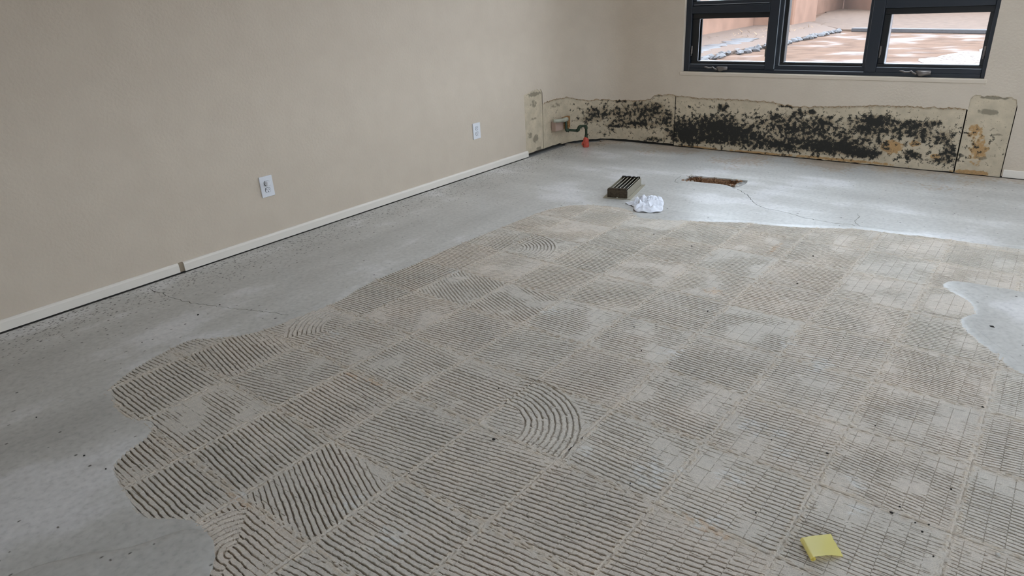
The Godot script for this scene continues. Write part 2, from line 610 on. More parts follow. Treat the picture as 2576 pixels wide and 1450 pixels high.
func run_at(s: float, off := 0.0) -> Array:
	# [point on the wall plane at height 0, its normal into the room] at wall run s; off moves it into the room
	if s <= S1:
		return [Vector3(XL + off, 0, -4.335 - s), Vector3(1, 0, 0)]
	if s >= S2:
		return [Vector3(XL + RC + (s - S2), 0, ZB + off), Vector3(0, 0, 1)]
	var a := (s - S1) / (S2 - S1) * PI / 2.0
	var n := Vector3(cos(a), 0, sin(a))
	var c := Vector3(XL + RC, 0, ZB + RC)
	return [c - n * (RC - off), n]


const TOPS := [[0.0, 0.505], [0.02, 0.522], [0.06, 0.528], [0.19, 0.527], [0.228, 0.518], [0.245, 0.49], [0.2451, 0.40], [0.277, 0.411], [0.350, 0.420], [0.437, 0.418], [0.534, 0.411], [0.586, 0.417], [0.653, 0.396], [0.733, 0.374], [0.806, 0.365], [0.877, 0.367], [1.051, 0.361], [1.240, 0.365], [1.353, 0.377], [1.425, 0.413], [1.533, 0.427], [1.604, 0.421], [1.81, 0.408], [2.105, 0.412], [2.35, 0.409], [2.56, 0.382], [2.83, 0.397], [3.09, 0.418], [3.33, 0.423], [3.60, 0.424], [3.632, 0.42], [3.6321, 0.49], [3.65, 0.506], [3.72, 0.509], [3.85, 0.503], [3.876, 0.488], [3.885, 0.45]]


func band_top(s: float) -> float:
	if s < 0.0 or s > 3.885:
		return 0.016
	for k in range(1, TOPS.size()):
		if s <= TOPS[k][0]:
			return lerpf(TOPS[k - 1][1], TOPS[k][1], (s - TOPS[k - 1][0]) / maxf(1e-5, TOPS[k][0] - TOPS[k - 1][0]))
	return 0.016


func skin(s0: float, s1: float, extra: Array) -> ArrayMesh:
	# the painted plaster, 4 mm proud of the stripped band, torn along its lower edge
	var rag := noise(28.0, 81, 3)
	var cuts := [s0, s1]
	for e in extra:
		cuts.append(e)
	var s := s0
	while s < s1:
		cuts.append(s)
		s += 0.012 if s > -0.1 and s < 4.0 else 0.25
	cuts.sort()
	var f := Faces.new()
	var w0 := S2 + (WX0 - (XL + RC))
	var w1 := S2 + (WX1 - (XL + RC))
	for k in cuts.size() - 1:
		var a: float = cuts[k]
		var b: float = cuts[k + 1]
		if b - a < 1e-4:
			continue
		var m := (a + b) / 2.0
		var low := []
		for q in [a + 1e-5, b - 1e-5]:
			var t := band_top(q)
			low.append(t + (rag.get_noise_1d(q) * 0.012 + rag.get_noise_1d(q * 4.0) * 0.004 if t > 0.1 else 0.0))
		var spans := [[low[0], low[1], HC]]
		if m > w0 and m < w1:
			spans = [[low[0], low[1], WY0], [WY1, WY1, HC]]
		var pa := run_at(a)
		var pb := run_at(b)
		for sp in spans:
			var up := Vector3(0, sp[2], 0)
			f.four(f.point(pa[0] + Vector3(0, sp[0], 0), pa[1], Vector2(a, sp[0]) * 1.6), f.point(pb[0] + Vector3(0, sp[1], 0), pb[1], Vector2(b, sp[1]) * 1.6), f.point(pb[0] + up, pb[1], Vector2(b, sp[2]) * 1.6), f.point(pa[0] + up, pa[1], Vector2(a, sp[2]) * 1.6))
		# lower edge of the plaster, back to the lath plane
		var qa := run_at(a, -0.012)
		var qb := run_at(b, -0.012)
		var n := Vector3(0, -1, 0)
		f.four(f.point(pa[0] + Vector3(0, low[0], 0), n), f.point(pb[0] + Vector3(0, low[1], 0), n), f.point(qb[0] + Vector3(0, low[1], 0), n), f.point(qa[0] + Vector3(0, low[0], 0), n))
	return f.mesh()


func panel(s0: float, s1: float, y0: float, y1: float, off: float) -> ArrayMesh:
	# one board of the stripped band, following the wall
	var f := Faces.new()
	var n := maxi(1, int((s1 - s0) / 0.03))
	var jag := noise(20.0, 83, 3)
	for k in n:
		var a := lerpf(s0, s1, float(k) / n)
		var b := lerpf(s0, s1, float(k + 1) / n)
		var pa := run_at(a, off)
		var pb := run_at(b, off)
		var qa := run_at(a, off - 0.014)
		var qb := run_at(b, off - 0.014)
		var ya := y0 + jag.get_noise_1d(a) * 0.006
		var yb := y0 + jag.get_noise_1d(b) * 0.006
		f.four(f.point(pa[0] + Vector3(0, ya, 0), pa[1], Vector2(a / 3.9, ya / 0.5484)), f.point(pb[0] + Vector3(0, yb, 0), pb[1], Vector2(b / 3.9, yb / 0.5484)), f.point(pb[0] + Vector3(0, y1, 0), pb[1], Vector2(b / 3.9, y1 / 0.5484)), f.point(pa[0] + Vector3(0, y1, 0), pa[1], Vector2(a / 3.9, y1 / 0.5484)))
		var dn := Vector3(0, -1, 0)
		f.four(f.point(pa[0] + Vector3(0, ya, 0), dn, Vector2(a / 3.9, 0.01)), f.point(pb[0] + Vector3(0, yb, 0), dn, Vector2(b / 3.9, 0.01)), f.point(qb[0] + Vector3(0, yb, 0), dn, Vector2(b / 3.9, 0.01)), f.point(qa[0] + Vector3(0, ya, 0), dn, Vector2(a / 3.9, 0.01)))
	for e in [[s0, -1.0], [s1, 1.0]]:
		var p := run_at(e[0], off)
		var q := run_at(e[0], off - 0.014)
		var side: Vector3 = Vector3.UP.cross(p[1]) * e[1]
		var t := Vector2(e[0] / 3.9, 0.3)
		f.four(f.point(p[0] + Vector3(0, y0, 0), side, t), f.point(p[0] + Vector3(0, y1, 0), side, t), f.point(q[0] + Vector3(0, y1, 0), side, t), f.point(q[0] + Vector3(0, y0, 0), side, t))
	return f.mesh()


func paper_edge(s0: float, s1: float) -> ArrayMesh:
	# ragged curl of brown lining paper hanging out under the torn plaster
	var rag := noise(28.0, 81, 3)
	var f := Faces.new()
	var s := s0
	while s < s1:
		var b := minf(s + 0.008, s1)
		var pts := []
		for q in [s, b]:
			var y := band_top(q) + rag.get_noise_1d(q) * 0.012 + rag.get_noise_1d(q * 4.0) * 0.004
			var d := 0.002 + 0.009 * maxf(0.0, rag.get_noise_1d(q * 2.3 + 40.0) + 0.25)
			var p := run_at(q, -0.003)
			var o := run_at(q, 0.001 + d * 0.25)
			pts.append([p[0] + Vector3(0, y + 0.002, 0), o[0] + Vector3(0, y - d, 0), p[1]])
		if absf(pts[0][0].y - pts[1][0].y) < 0.02:
			f.four(f.point(pts[0][0], pts[0][2]), f.point(pts[1][0], pts[1][2]), f.point(pts[1][1], pts[1][2]), f.point(pts[0][1], pts[0][2]))
		s = b
	return f.mesh()


func build_walls() -> void:
	var l := structure("wall_left")
	put("plaster", skin(-4.335 - ZF, S1, [0.0, 0.2451, 0.2449]), M.paint, l)
	put("outer_leaf", box_mesh(Vector3(-3.62, -0.2, -5.45), Vector3(-3.47, HC, ZF + 0.15)), M.shell, l)
	put("stripped_board", panel(0.004, 0.242, 0.034, 0.545, -0.0035), M.mould, l)
	put("stripped_board", panel(0.249, S1, 0.034, 0.46, -0.004), M.mould, l)
	put("paper_edge", paper_edge(0.26, S1), M.paper, l)
	var b := structure("wall_back")
	var w0 := S2 + (WX0 - (XL + RC))
	var w1 := S2 + (WX1 - (XL + RC))
	put("plaster", skin(S1, S2 + XR - (XL + RC), [S2, w0, w1, 3.632, 3.6322, 3.885]), M.paint, b)
	put("stripped_board", panel(S1, 1.598, 0.022, 0.45, -0.004), M.mould, b)
	put("stripped_board", panel(1.604, 3.622, 0.010, 0.46, -0.0035), M.mould, b)
	put("stripped_board", panel(3.630, 3.880, 0.008, 0.53, -0.0045), M.mould, b)
	put("paper_edge", paper_edge(S1, 3.62), M.paper, b)
	# outer leaf with the window opening
	var st := begin()
	add_box(st, Vector3(-3.62, -0.2, -5.47), Vector3(WX0 - 0.02, HC, -5.32))
	add_box(st, Vector3(WX1 + 0.02, -0.2, -5.47), Vector3(XR + 0.15, HC, -5.32))
	add_box(st, Vector3(WX0 - 0.02, -0.2, -5.47), Vector3(WX1 + 0.02, WY0 - 0.02, -5.32))
	add_box(st, Vector3(WX0 - 0.02, WY1 + 0.02, -5.47), Vector3(WX1 + 0.02, HC, -5.32))
	put("outer_leaf", done(st), M.shell, b)
	# plastered reveals, with a soft arris on the room side
	st = begin()
	add_box(st, Vector3(WX0 - 0.02, WY0 - 0.02, -5.46), Vector3(WX0, WY1 + 0.02, ZB - 0.0005), 0.006)
	add_box(st, Vector3(WX1, WY0 - 0.02, -5.46), Vector3(WX1 + 0.02, WY1 + 0.02, ZB - 0.0005), 0.006)
	add_box(st, Vector3(WX0 - 0.02, WY1, -5.46), Vector3(WX1 + 0.02, WY1 + 0.02, ZB - 0.0005), 0.006)
	put("reveal", done(st), M.plain_paint, b)
	put("sill", box_mesh(Vector3(WX0 - 0.02, WY0 - 0.03, -5.46), Vector3(WX1 + 0.02, WY0, ZB + 0.004), 0.005), M.plain_paint, b)


# ---------------------------------------------------------------- window in the back wall
func build_window() -> void:
	var w := structure("window_1")
	var zf := ZB - 0.030      # face of the outer frame
	var zb := ZB - 0.105
	var bar := func(called: String, x0: float, y0: float, x1: float, y1: float, z1: float, z0: float, mat: Material, parent: Node) -> MeshInstance3D:
		return put(called, box_mesh(Vector3(x0, y0, z0), Vector3(x1, y1, z1), 0.0025), mat, parent)
	bar.call("jamb", WX0, WY0, -2.436, WY1, zf, zb, M.frame, w)
	bar.call("jamb", -0.472, WY0, WX1, WY1, zf, zb, M.frame, w)
	bar.call("sill_rail", -2.436, WY0, -0.472, 0.632, zf, zb, M.frame, w)
	bar.call("head_rail", -2.436, WY1 - 0.03, -0.472, WY1, zf, zb, M.frame, w)
	bar.call("mullion", -1.833, 0.632, -1.765, WY1 - 0.03, zf + 0.002, zb, M.frame, w)
	bar.call("mullion", -1.150, 0.632, -1.078, WY1 - 0.03, zf + 0.002, zb, M.frame, w)
	for side in [[-2.436, -1.833], [-1.078, -0.472]]:
		bar.call("transom", side[0], 1.036, side[1], 1.090, zf + 0.001, zb, M.frame, w)
	# lower opening sashes, each with pane, bead, crank and latch
	for side in [[-2.436, -1.833, -2.373, -1.846, -2.19], [-1.078, -0.472, -1.035, -0.494, -0.82]]:
		var x0: float = side[0]
		var x1: float = side[1]
		var g0: float = side[2]
		var g1: float = side[3]
		var s := Node3D.new()
		s.name = "sash"
		w.add_child(s, true)
		var z1 := zf - 0.020
		bar.call("bottom_rail", x0, 0.632, x1, 0.664, zf - 0.002, zb, M.frame, s)
		bar.call("sash_rail", x0, 0.664, x1, 0.686, z1, zb, M.sash, s)
		bar.call("sash_rail", x0, 0.997, x1, 1.036, z1, zb, M.sash, s)
		bar.call("sash_stile", x0, 0.686, g0, 0.997, z1, zb, M.sash, s)
		bar.call("sash_stile", g1, 0.686, x1, 0.997, z1, zb, M.sash, s)
		bar.call("glazing_bead", g0, 0.682, g1, 0.688, z1 + 0.002, zb + 0.01, M.bead, s)
		bar.call("glazing_bead", x0 + 0.004, 0.6625, x1 - 0.004, 0.6655, zf - 0.001, z1 - 0.01, M.bead, s)
		bar.call("glazing_bead", g0 - 0.004, 0.688, g0, 0.997, z1 + 0.002, zb + 0.01, M.bead, s)
		put("glass_pane", box_mesh(Vector3(g0 - 0.004, 0.684, -5.330), Vector3(g1 + 0.004, 0.999, -5.326)), M.glass, s)
		crank(side[4], s, zf)
		for lx in [x0 + 0.008, x1 - 0.008]:
			var st := begin()
			add_box(st, Vector3(lx - 0.006, 0.74, zf - 0.021), Vector3(lx + 0.006, 0.80, zf - 0.010), 0.002)
			add_box(st, Vector3(lx - 0.003, 0.725, zf - 0.012), Vector3(lx + 0.003, 0.775, zf - 0.004), 0.0015)
			put("latch", done(st), M.handle, s)
		# fixed light over it
		var u := Node3D.new()
		u.name = "upper_light"
		w.add_child(u, true)
		bar.call("glazing_bead", x0 + 0.012, 1.096, x1 - 0.012, 1.1, zf - 0.004, zb, M.bead, u)
		bar.call("sash_rail", x0, 1.090, x1, 1.122, z1 + 0.012, zb, M.frame, u)
		bar.call("glazing_bead", x0 + 0.012, 1.122, x1 - 0.012, 1.126, z1 + 0.008, zb, M.bead, u)
		bar.call("sash_stile", x0, 1.122, x0 + 0.03, WY1 - 0.03, z1 + 0.01, zb, M.frame, u)
		bar.call("sash_stile", x1 - 0.03, 1.122, x1, WY1 - 0.03, z1 + 0.01, zb, M.frame, u)
		bar.call("sash_rail", x0 + 0.03, WY1 - 0.06, x1 - 0.03, WY1 - 0.03, z1 + 0.01, zb, M.frame, u)
		put("glass_pane", box_mesh(Vector3(x0 + 0.026, 1.118, -5.330), Vector3(x1 - 0.026, WY1 - 0.056, -5.326)), M.glass, u)
	# tall fixed centre light
	var c := Node3D.new()
	c.name = "centre_light"
	w.add_child(c)
	var cz := zf - 0.012
	bar.call("bottom_rail", -1.765, 0.632, -1.150, 0.662, cz, zb, M.frame, c)
	bar.call("glazing_bead", -1.762, 0.6295, -1.153, 0.634, zf + 0.001, cz - 0.01, M.bead, c)
	bar.call("glazing_bead", -1.745, 0.662, -1.168, 0.667, cz - 0.002, zb, M.bead, c)
	bar.call("sash_rail", -1.740, 0.667, -1.172, 0.684, cz - 0.012, zb, M.sash, c)
	bar.call("glazing_bead", -1.712, 0.684, -1.172, 0.688, cz - 0.012, zb, M.bead, c)
	bar.call("sash_stile", -1.765, 0.662, -1.738, WY1 - 0.03, cz, zb, M.frame, c)
	bar.call("glazing_bead", -1.767, 0.640, -1.764, WY1 - 0.03, zf + 0.003, cz - 0.01, M.bead, c)
	bar.call("glazing_bead", -1.738, 0.667, -1.734, WY1 - 0.03, cz - 0.002, zb, M.bead, c)
	bar.call("sash_stile", -1.734, 0.684, -1.706, WY1 - 0.03, cz - 0.012, zb, M.sash, c)
	bar.call("sash_stile", -1.170, 0.662, -1.150, WY1 - 0.03, cz, zb, M.frame, c)
	bar.call("head_rail", -1.706, WY1 - 0.06, -1.170, WY1 - 0.03, cz, zb, M.frame, c)
	put("glass_pane", box_mesh(Vector3(-1.710, 0.684, -5.330), Vector3(-1.166, WY1 - 0.056, -5.326)), M.glass, c)


func crank(x: float, sash: Node3D, zf: float) -> void:
	# folding crank operator: cast body with a folded arm lying to the left
	var k := Node3D.new()
	k.name = "crank_handle"
	sash.add_child(k, true)
	var st := begin(true)
	var body := PackedVector2Array([Vector2(-0.030, 0.010), Vector2(-0.018, 0.016), Vector2(0.052, 0.016), Vector2(0.060, 0.012), Vector2(0.060, -0.008), Vector2(0.030, -0.012), Vector2(0.012, -0.020), Vector2(-0.004, -0.018), Vector2(-0.016, -0.006)])
	add_prism(st, body, Transform3D(Basis(), Vector3(x + 0.015, 0.634, zf - 0.004)), 0.026)
	st.generate_normals()
	put("body", st.commit(), M.handle, k).set_meta("label", "cast metal crank body")
	st = begin(true)
	add_tube(st, [Vector3(x - 0.005, 0.628, zf + 0.026), Vector3(x - 0.028, 0.640, zf + 0.030), Vector3(x - 0.036, 0.648, zf + 0.030), Vector3(x - 0.046, 0.642, zf + 0.030), Vector3(x - 0.072, 0.640, zf + 0.030), Vector3(x - 0.095, 0.647, zf + 0.028), Vector3(x - 0.108, 0.647, zf + 0.026)], [0.007, 0.005, 0.005, 0.0055, 0.006, 0.0055, 0.003], 8)
	put("arm", done(st), M.handle, k)


func build_unseen_openings() -> void:
	# unseen openings, placed and sized for the room's light; the roof light is added
	var w := structure("unseen_window_2")
	var st := begin()
	for z in [-4.0, -2.86, -1.72]:
		add_box(st, Vector3(XR + 0.05, 0.62, z), Vector3(XR + 0.12, 2.2, z + 0.06), 0.003)
	add_box(st, Vector3(XR + 0.05, 0.62, -4.0), Vector3(XR + 0.12, 0.68, -1.66), 0.003)
	add_box(st, Vector3(XR + 0.05, 2.14, -4.0), Vector3(XR + 0.12, 2.2, -1.66), 0.003)
	put("frame", done(st), M.frame, w)
	put("glass_pane", box_mesh(Vector3(XR + 0.083, 0.66, -3.96), Vector3(XR + 0.087, 2.16, -1.70)), M.glass, w)
	var k := structure("added_window_3")  # roof light added to brighten the floor and left wall
	st = begin()
	add_box(st, Vector3(SKY_X0, HC + 0.2, SKY_Z0), Vector3(SKY_X0 + 0.06, HC + 0.3, SKY_Z1), 0.003)
	add_box(st, Vector3(SKY_X1 - 0.06, HC + 0.2, SKY_Z0), Vector3(SKY_X1, HC + 0.3, SKY_Z1), 0.003)
	for z in [SKY_Z0, (SKY_Z0 + SKY_Z1) / 2.0 - 0.03, SKY_Z1 - 0.06]:
		add_box(st, Vector3(SKY_X0, HC + 0.2, z), Vector3(SKY_X1, HC + 0.3, z + 0.06), 0.003)
	put("frame", done(st), M.frame, k)
	put("glass_pane", box_mesh(Vector3(SKY_X0 + 0.02, HC + 0.283, SKY_Z0 + 0.02), Vector3(SKY_X1 - 0.02, HC + 0.288, SKY_Z1 - 0.02)), M.glass, k)
	var d := structure("unseen_door_1")
	st = begin()
	for x in [-0.63, 0.34, 1.34]:
		add_box(st, Vector3(x, 0.0, ZF + 0.04), Vector3(x + 0.06, 2.3, ZF + 0.11), 0.003)
	add_box(st, Vector3(-0.63, 2.24, ZF + 0.04), Vector3(1.4, 2.3, ZF + 0.11), 0.003)
	add_box(st, Vector3(-0.63, 0.0, ZF + 0.04), Vector3(1.4, 0.06, ZF + 0.11), 0.003)
	put("frame", done(st), M.frame, d)
	put("glass_pane", box_mesh(Vector3(-0.59, 0.04, ZF + 0.073), Vector3(1.36, 2.26, ZF + 0.077)), M.glass, d)


# ---------------------------------------------------------------- floor
const SKIM := [-1.352, -0.449, -1.416, -0.493, -1.450, -0.508, -1.477, -0.514, -1.535, -0.519, -1.567, -0.516, -1.610, -0.494, -1.641, -0.470, -1.675, -0.449, -1.728, -0.445, -1.782, -0.454, -1.837, -0.463, -1.881, -0.466, -1.938, -0.477, -1.985, -0.494, -2.008, -0.520, -2.022, -0.548, -2.032, -0.581, -2.042, -0.609, -2.058, -0.633, -2.079, -0.653, -2.099, -0.665, -2.124, -0.668, -2.146, -0.663, -2.171, -0.651, -2.205, -0.640, -2.260, -0.634, -2.316, -0.639, -2.380, -0.657, -2.437, -0.674, -2.476, -0.692, -2.502, -0.730, -2.537, -0.797, -2.560, -0.864, -2.572, -0.931, -2.583, -0.979, -2.588, -1.017, -2.575, -1.055, -2.517, -1.099, -2.461, -1.160, -2.415, -1.240, -2.392, -1.332, -2.390, -1.429, -2.379, -1.536, -2.378, -1.646, -2.405, -1.754, -2.422, -1.882, -2.419, -1.985, -2.412, -2.120, -2.415, -2.294, -2.416, -2.468, -2.405, -2.745, -2.395, -2.960, -2.380, -3.165, -2.350, -3.284, -2.290, -3.380, -2.183, -3.437, -2.070, -3.470, -1.983, -3.470, -1.920, -3.440, -1.867, -3.390, -1.802, -3.362, -1.715, -3.378, -1.509, -3.453, -1.267, -3.562, -1.169, -3.584, -1.075, -3.602, -0.903, -3.668, -0.796, -3.720, -0.707, -3.750, -0.561, -3.762, -0.470, -3.783, -0.361, -3.798, -0.215, -3.803, -0.103, -3.806, -0.016, -3.813, 0.6, -3.80, 1.4, -3.84, 2.58, -3.80, 2.58, -5.22, 0.0, -5.225, -2.90, -5.225, -3.18, -5.12, -3.33, -4.92, -3.365, -4.70, -3.368, -2.0, -3.368, 0.9, -1.2, 0.9, -1.16, 0.3, -1.22, -0.1, -1.28, -0.35]
const PATCH := [0.9, -3.21, 0.3, -3.24, 0.023, -3.261, -0.040, -3.265, -0.089, -3.260, -0.166, -3.258, -0.223, -3.246, -0.252, -3.212, -0.258, -3.161, -0.240, -3.125, -0.188, -3.077, -0.156, -3.038, -0.136, -3.004, -0.128, -2.975, -0.123, -2.950, -0.115, -2.927, -0.128, -2.906, -0.144, -2.876, -0.150, -2.823, -0.129, -2.758, -0.084, -2.688, -0.024, -2.610, 0.030, -2.530, 0.10, -2.480, 0.35, -2.42, 0.9, -2.45]
const LOBE := [-1.352, -0.449, -1.416, -0.493, -1.450, -0.506, -1.471, -0.509, -1.492, -0.506, -1.525, -0.493, -1.549, -0.470, -1.564, -0.440, -1.60, -0.36, -1.68, -0.27, -1.74, -0.10, -1.60, 0.25, -1.25, 0.25, -1.22, -0.1, -1.28, -0.35]
const CRACK_L := [-3.319, -1.207, -3.228, -1.197, -3.187, -1.212, -3.100, -1.208, -2.957, -1.231, -2.865, -1.259, -2.788, -1.283, -2.693, -1.315, -2.599, -1.356, -2.496, -1.389, -2.404, -1.411, -2.330, -1.410]
const CRACK_R := [-1.72, -4.30, -1.64, -4.25, -1.589, -4.209, -1.527, -4.167, -1.460, -4.099, -1.423, -4.048, -1.378, -3.975, -1.322, -3.911, -1.276, -3.881, -1.234, -3.860, -1.196, -3.863, -1.113, -3.840, -1.026, -3.805, -0.936, -3.791, -0.852, -3.784, -0.770, -3.806, -0.700, -3.74, -0.66, -3.66]
const CRACK_R2 := [-0.80, -4.02, -0.772, -3.950, -0.776, -3.875, -0.761, -3.836, -0.735, -3.80, -0.715, -3.745]
const RING_L := [-1.88, -4.32, -1.95, -4.36, -2.018, -4.34, -2.012, -4.25, -1.99, -4.18, -1.95, -4.15]
const RING_R := [-1.70, -4.36, -1.64, -4.42, -1.584, -4.43, -1.561, -4.37, -1.562, -4.28, -1.59, -4.205]
const HOLE_AT := Vector3(-1.790, 0, -4.325)
const HOLE_TURN := 0.10     # its long side swings a little off the back wall
const HOLE_HALF := Vector2(0.160, 0.070)


func points(flat: Array) -> PackedVector2Array:
	var p := PackedVector2Array()
	for k in range(0, flat.size(), 2):
		p.append(Vector2(flat[k], flat[k + 1]))
	return p


func smooth_outline(p: PackedVector2Array, step := 0.014) -> PackedVector2Array:
	# Catmull-Rom through the points, evenly stepped, with a slightly ragged edge
	var jag := noise(22.0, 91, 2)
	var out := PackedVector2Array()
	var n := p.size()
	for k in n:
		var a := p[(k + n - 1) % n]
		var b := p[k]
		var c := p[(k + 1) % n]
		var d := p[(k + 2) % n]
		var long := b.distance_to(c)
		var m := maxi(1, int(long / (step if long < 0.5 else 0.1)))
		for q in m:
			var t := float(q) / m
			var v := b.lerp(c, t) if long > 0.3 else b.cubic_interpolate(c, a, d, t)
			if long < 0.5:
				v += Vector2(jag.get_noise_2d(v.x, v.y), jag.get_noise_2d(v.y + 9.0, v.x)) * 0.003
			out.append(v)
	return out


func ribbon(p: PackedVector2Array, half: float) -> PackedVector2Array:
	# a jagged crack: the polyline widened, thin at its start
	var jag := noise(60.0, 93, 2)
	var line := PackedVector2Array()
	for k in p.size() - 1:
		var m := maxi(1, int(p[k].distance_to(p[k + 1]) / 0.012))
		for q in m:
			var v := p[k].lerp(p[k + 1], float(q) / m)
			line.append(v + Vector2(jag.get_noise_2d(v.x, v.y), jag.get_noise_2d(v.y, v.x + 5.0)) * 0.009)
	line.append(p[p.size() - 1])
	var l := PackedVector2Array()
	var r := PackedVector2Array()
	for k in line.size():
		var d := (line[mini(k + 1, line.size() - 1)] - line[maxi(k - 1, 0)]).normalized().orthogonal()
		var w := half * (0.75 + 0.6 * jag.get_noise_1d(k * 0.7)) * clampf(k / 4.0, 0.25, 1.0)
		l.append(line[k] + d * w)
		r.append(line[k] - d * w)
	r.reverse()
	l.append_array(r)
	return l


func skim_uv(p: Vector2) -> Vector2:
	return Vector2((p.x + 3.6) / 6.0, (p.y + 5.5) / 6.0)


func spread_coat(outline: PackedVector2Array, y0: float, y1: float, cuts: Array) -> ArrayMesh:
	# a trowelled coat: feathered rim from y0 up to y1, flat inside, with gaps cut out where it has cracked
	var f := Faces.new()
	var n := outline.size()
	var inward := -1.0 if Geometry2D.is_polygon_clockwise(outline) else 1.0
	var rings := [[0.0, y0], [0.006, lerpf(y0, y1, 0.45)], [0.022, lerpf(y0, y1, 0.8)], [0.05, y1 - 0.0001]]
	var ids := []
	for k in n:
		var t := (outline[(k + 1) % n] - outline[(k + n - 1) % n]).normalized()
		var i := Vector2(-t.y, t.x) * inward
		var row := []
		for q in rings.size():
			var p: Vector2 = outline[k] + i * rings[q][0]
			var slope: float = [0.30, 0.17, 0.05, 0.0][q]
			row.append(f.point(Vector3(p.x, rings[q][1], p.y), Vector3(-i.x * slope, 1.0, -i.y * slope).normalized(), skim_uv(p)))
		ids.append(row)
	for k in n:
		for q in rings.size() - 1:
			f.four(ids[k][q], ids[(k + 1) % n][q], ids[(k + 1) % n][q + 1], ids[k][q + 1])
	# a low side down to the floor
	for k in n:
		var a := outline[k]
		var b := outline[(k + 1) % n]
		var t := (b - a).normalized()
		var o := Vector3(t.y * inward, 0, -t.x * inward)
		f.four(f.point(Vector3(a.x, y0, a.y), o, skim_uv(a)), f.point(Vector3(b.x, y0, b.y), o, skim_uv(b)), f.point(Vector3(b.x, 0, b.y), o, skim_uv(b)), f.point(Vector3(a.x, 0, a.y), o, skim_uv(a)))
	var inner: Array = Geometry2D.offset_polygon(outline, -0.046)
	for c in cuts:
		var next := []
		for part in inner:
			for g in Geometry2D.clip_polygons(part, c):
				if not Geometry2D.is_polygon_clockwise(g):
					next.append(g)
		inner = next
	for part in inner:
		var idx := Geometry2D.triangulate_polygon(part)
		var at := []
		for p in part:
			at.append(f.point(Vector3(p.x, y1, p.y), Vector3.UP, skim_uv(p)))
		for k in range(0, idx.size(), 3):
			f.face(at[idx[k]], at[idx[k + 1]], at[idx[k + 2]])
		for k in part.size():
			var a: Vector2 = part[k]
			var b: Vector2 = part[(k + 1) % part.size()]
			var t := (b - a).normalized()
			var cw := -1.0 if Geometry2D.is_polygon_clockwise(part) else 1.0
			var o := Vector3(t.y * cw, 0, -t.x * cw)
			f.four(f.point(Vector3(a.x, y1, a.y), o, skim_uv(a)), f.point(Vector3(b.x, y1, b.y), o, skim_uv(b)), f.point(Vector3(b.x, 0, b.y), o, skim_uv(b)), f.point(Vector3(a.x, 0, a.y), o, skim_uv(a)))
	for p in f.v:
		f.uv2.append(Vector2(p.x, p.z) * 2.1)
	return f.mesh()


func hole_outline(grow: float, sd: int, rough: float, n := 64) -> PackedVector2Array:
	var jag := noise(3.0, sd, 3)
	var p := PackedVector2Array()
	for k in n:
		var a := TAU * k / n
		var c := Vector2(signf(cos(a)) * pow(absf(cos(a)), 0.28), signf(sin(a)) * pow(absf(sin(a)), 0.28))
		var q := c * (HOLE_HALF + Vector2.ONE * grow)
		q += c.normalized() * jag.get_noise_2d(cos(a) * 2.0, sin(a) * 2.0 + 3.0) * rough
		q = q.rotated(-HOLE_TURN)
		p.append(q + Vector2(HOLE_AT.x, HOLE_AT.z))
	return p


func build_floor() -> void:
	var floor_node := structure("floor")
	# concrete slab with the duct hole: a ring of quads from the hole to the slab's edge
	var hole := hole_outline(0.004, 95, 0.012)
	var f := Faces.new()
	var box := [Vector2(-3.62, -5.47), Vector2(XR + 0.15, -5.47), Vector2(XR + 0.15, ZF + 0.15), Vector2(-3.62, ZF + 0.15)]
	var slab := PackedVector2Array(box)
	var left := PackedVector2Array([box[0], Vector2(HOLE_AT.x, -5.47), Vector2(HOLE_AT.x, ZF + 0.15), box[3]])
	var right := PackedVector2Array([Vector2(HOLE_AT.x, -5.47), box[1], box[2], Vector2(HOLE_AT.x, ZF + 0.15)])
	for half in [left, right]:
		for part in Geometry2D.clip_polygons(half, hole):
			var idx := Geometry2D.triangulate_polygon(part)
			for y in [0.0, -0.2]:
				var at := []
				for p in part:
					at.append(f.point(Vector3(p.x, y, p.y), Vector3.UP if y == 0.0 else Vector3.DOWN))
				for k in range(0, idx.size(), 3):
					f.face(at[idx[k]], at[idx[k + 1]], at[idx[k + 2]])
	for k in 4:
		var a: Vector2 = slab[k]
		var b: Vector2 = slab[(k + 1) % 4]
		var o := Vector3((a + b).x / 2.0 + 0.5, 0, (a + b).y / 2.0 + 1.3).normalized()
		f.four(f.point(Vector3(a.x, 0, a.y), o), f.point(Vector3(b.x, 0, b.y), o), f.point(Vector3(b.x, -0.2, b.y), o), f.point(Vector3(a.x, -0.2, a.y), o))
	put("concrete_slab", f.mesh(), M.concrete, floor_node)
	build_hole(floor_node, hole)
	# smooth cement coats
	var main := smooth_outline(points(SKIM))
	var opened: PackedVector2Array = hole_outline(0.012, 96, 0.022)
	for c in [ribbon(points(CRACK_R), 0.0026), ribbon(points(CRACK_R2), 0.0018), ribbon(points(RING_L), 0.0022), ribbon(points(RING_R), 0.0024)]:
		for g in Geometry2D.merge_polygons(opened, c):
			if not Geometry2D.is_polygon_clockwise(g) and g.size() > opened.size() / 2:
				opened = g
	var cuts := [opened, ribbon(points(CRACK_L), 0.0022)]
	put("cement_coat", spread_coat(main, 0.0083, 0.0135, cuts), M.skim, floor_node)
	var extra := smooth_outline(points(PATCH))
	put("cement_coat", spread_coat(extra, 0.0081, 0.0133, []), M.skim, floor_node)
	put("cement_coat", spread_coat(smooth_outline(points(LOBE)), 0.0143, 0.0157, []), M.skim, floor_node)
	build_mortar(floor_node, main, extra)


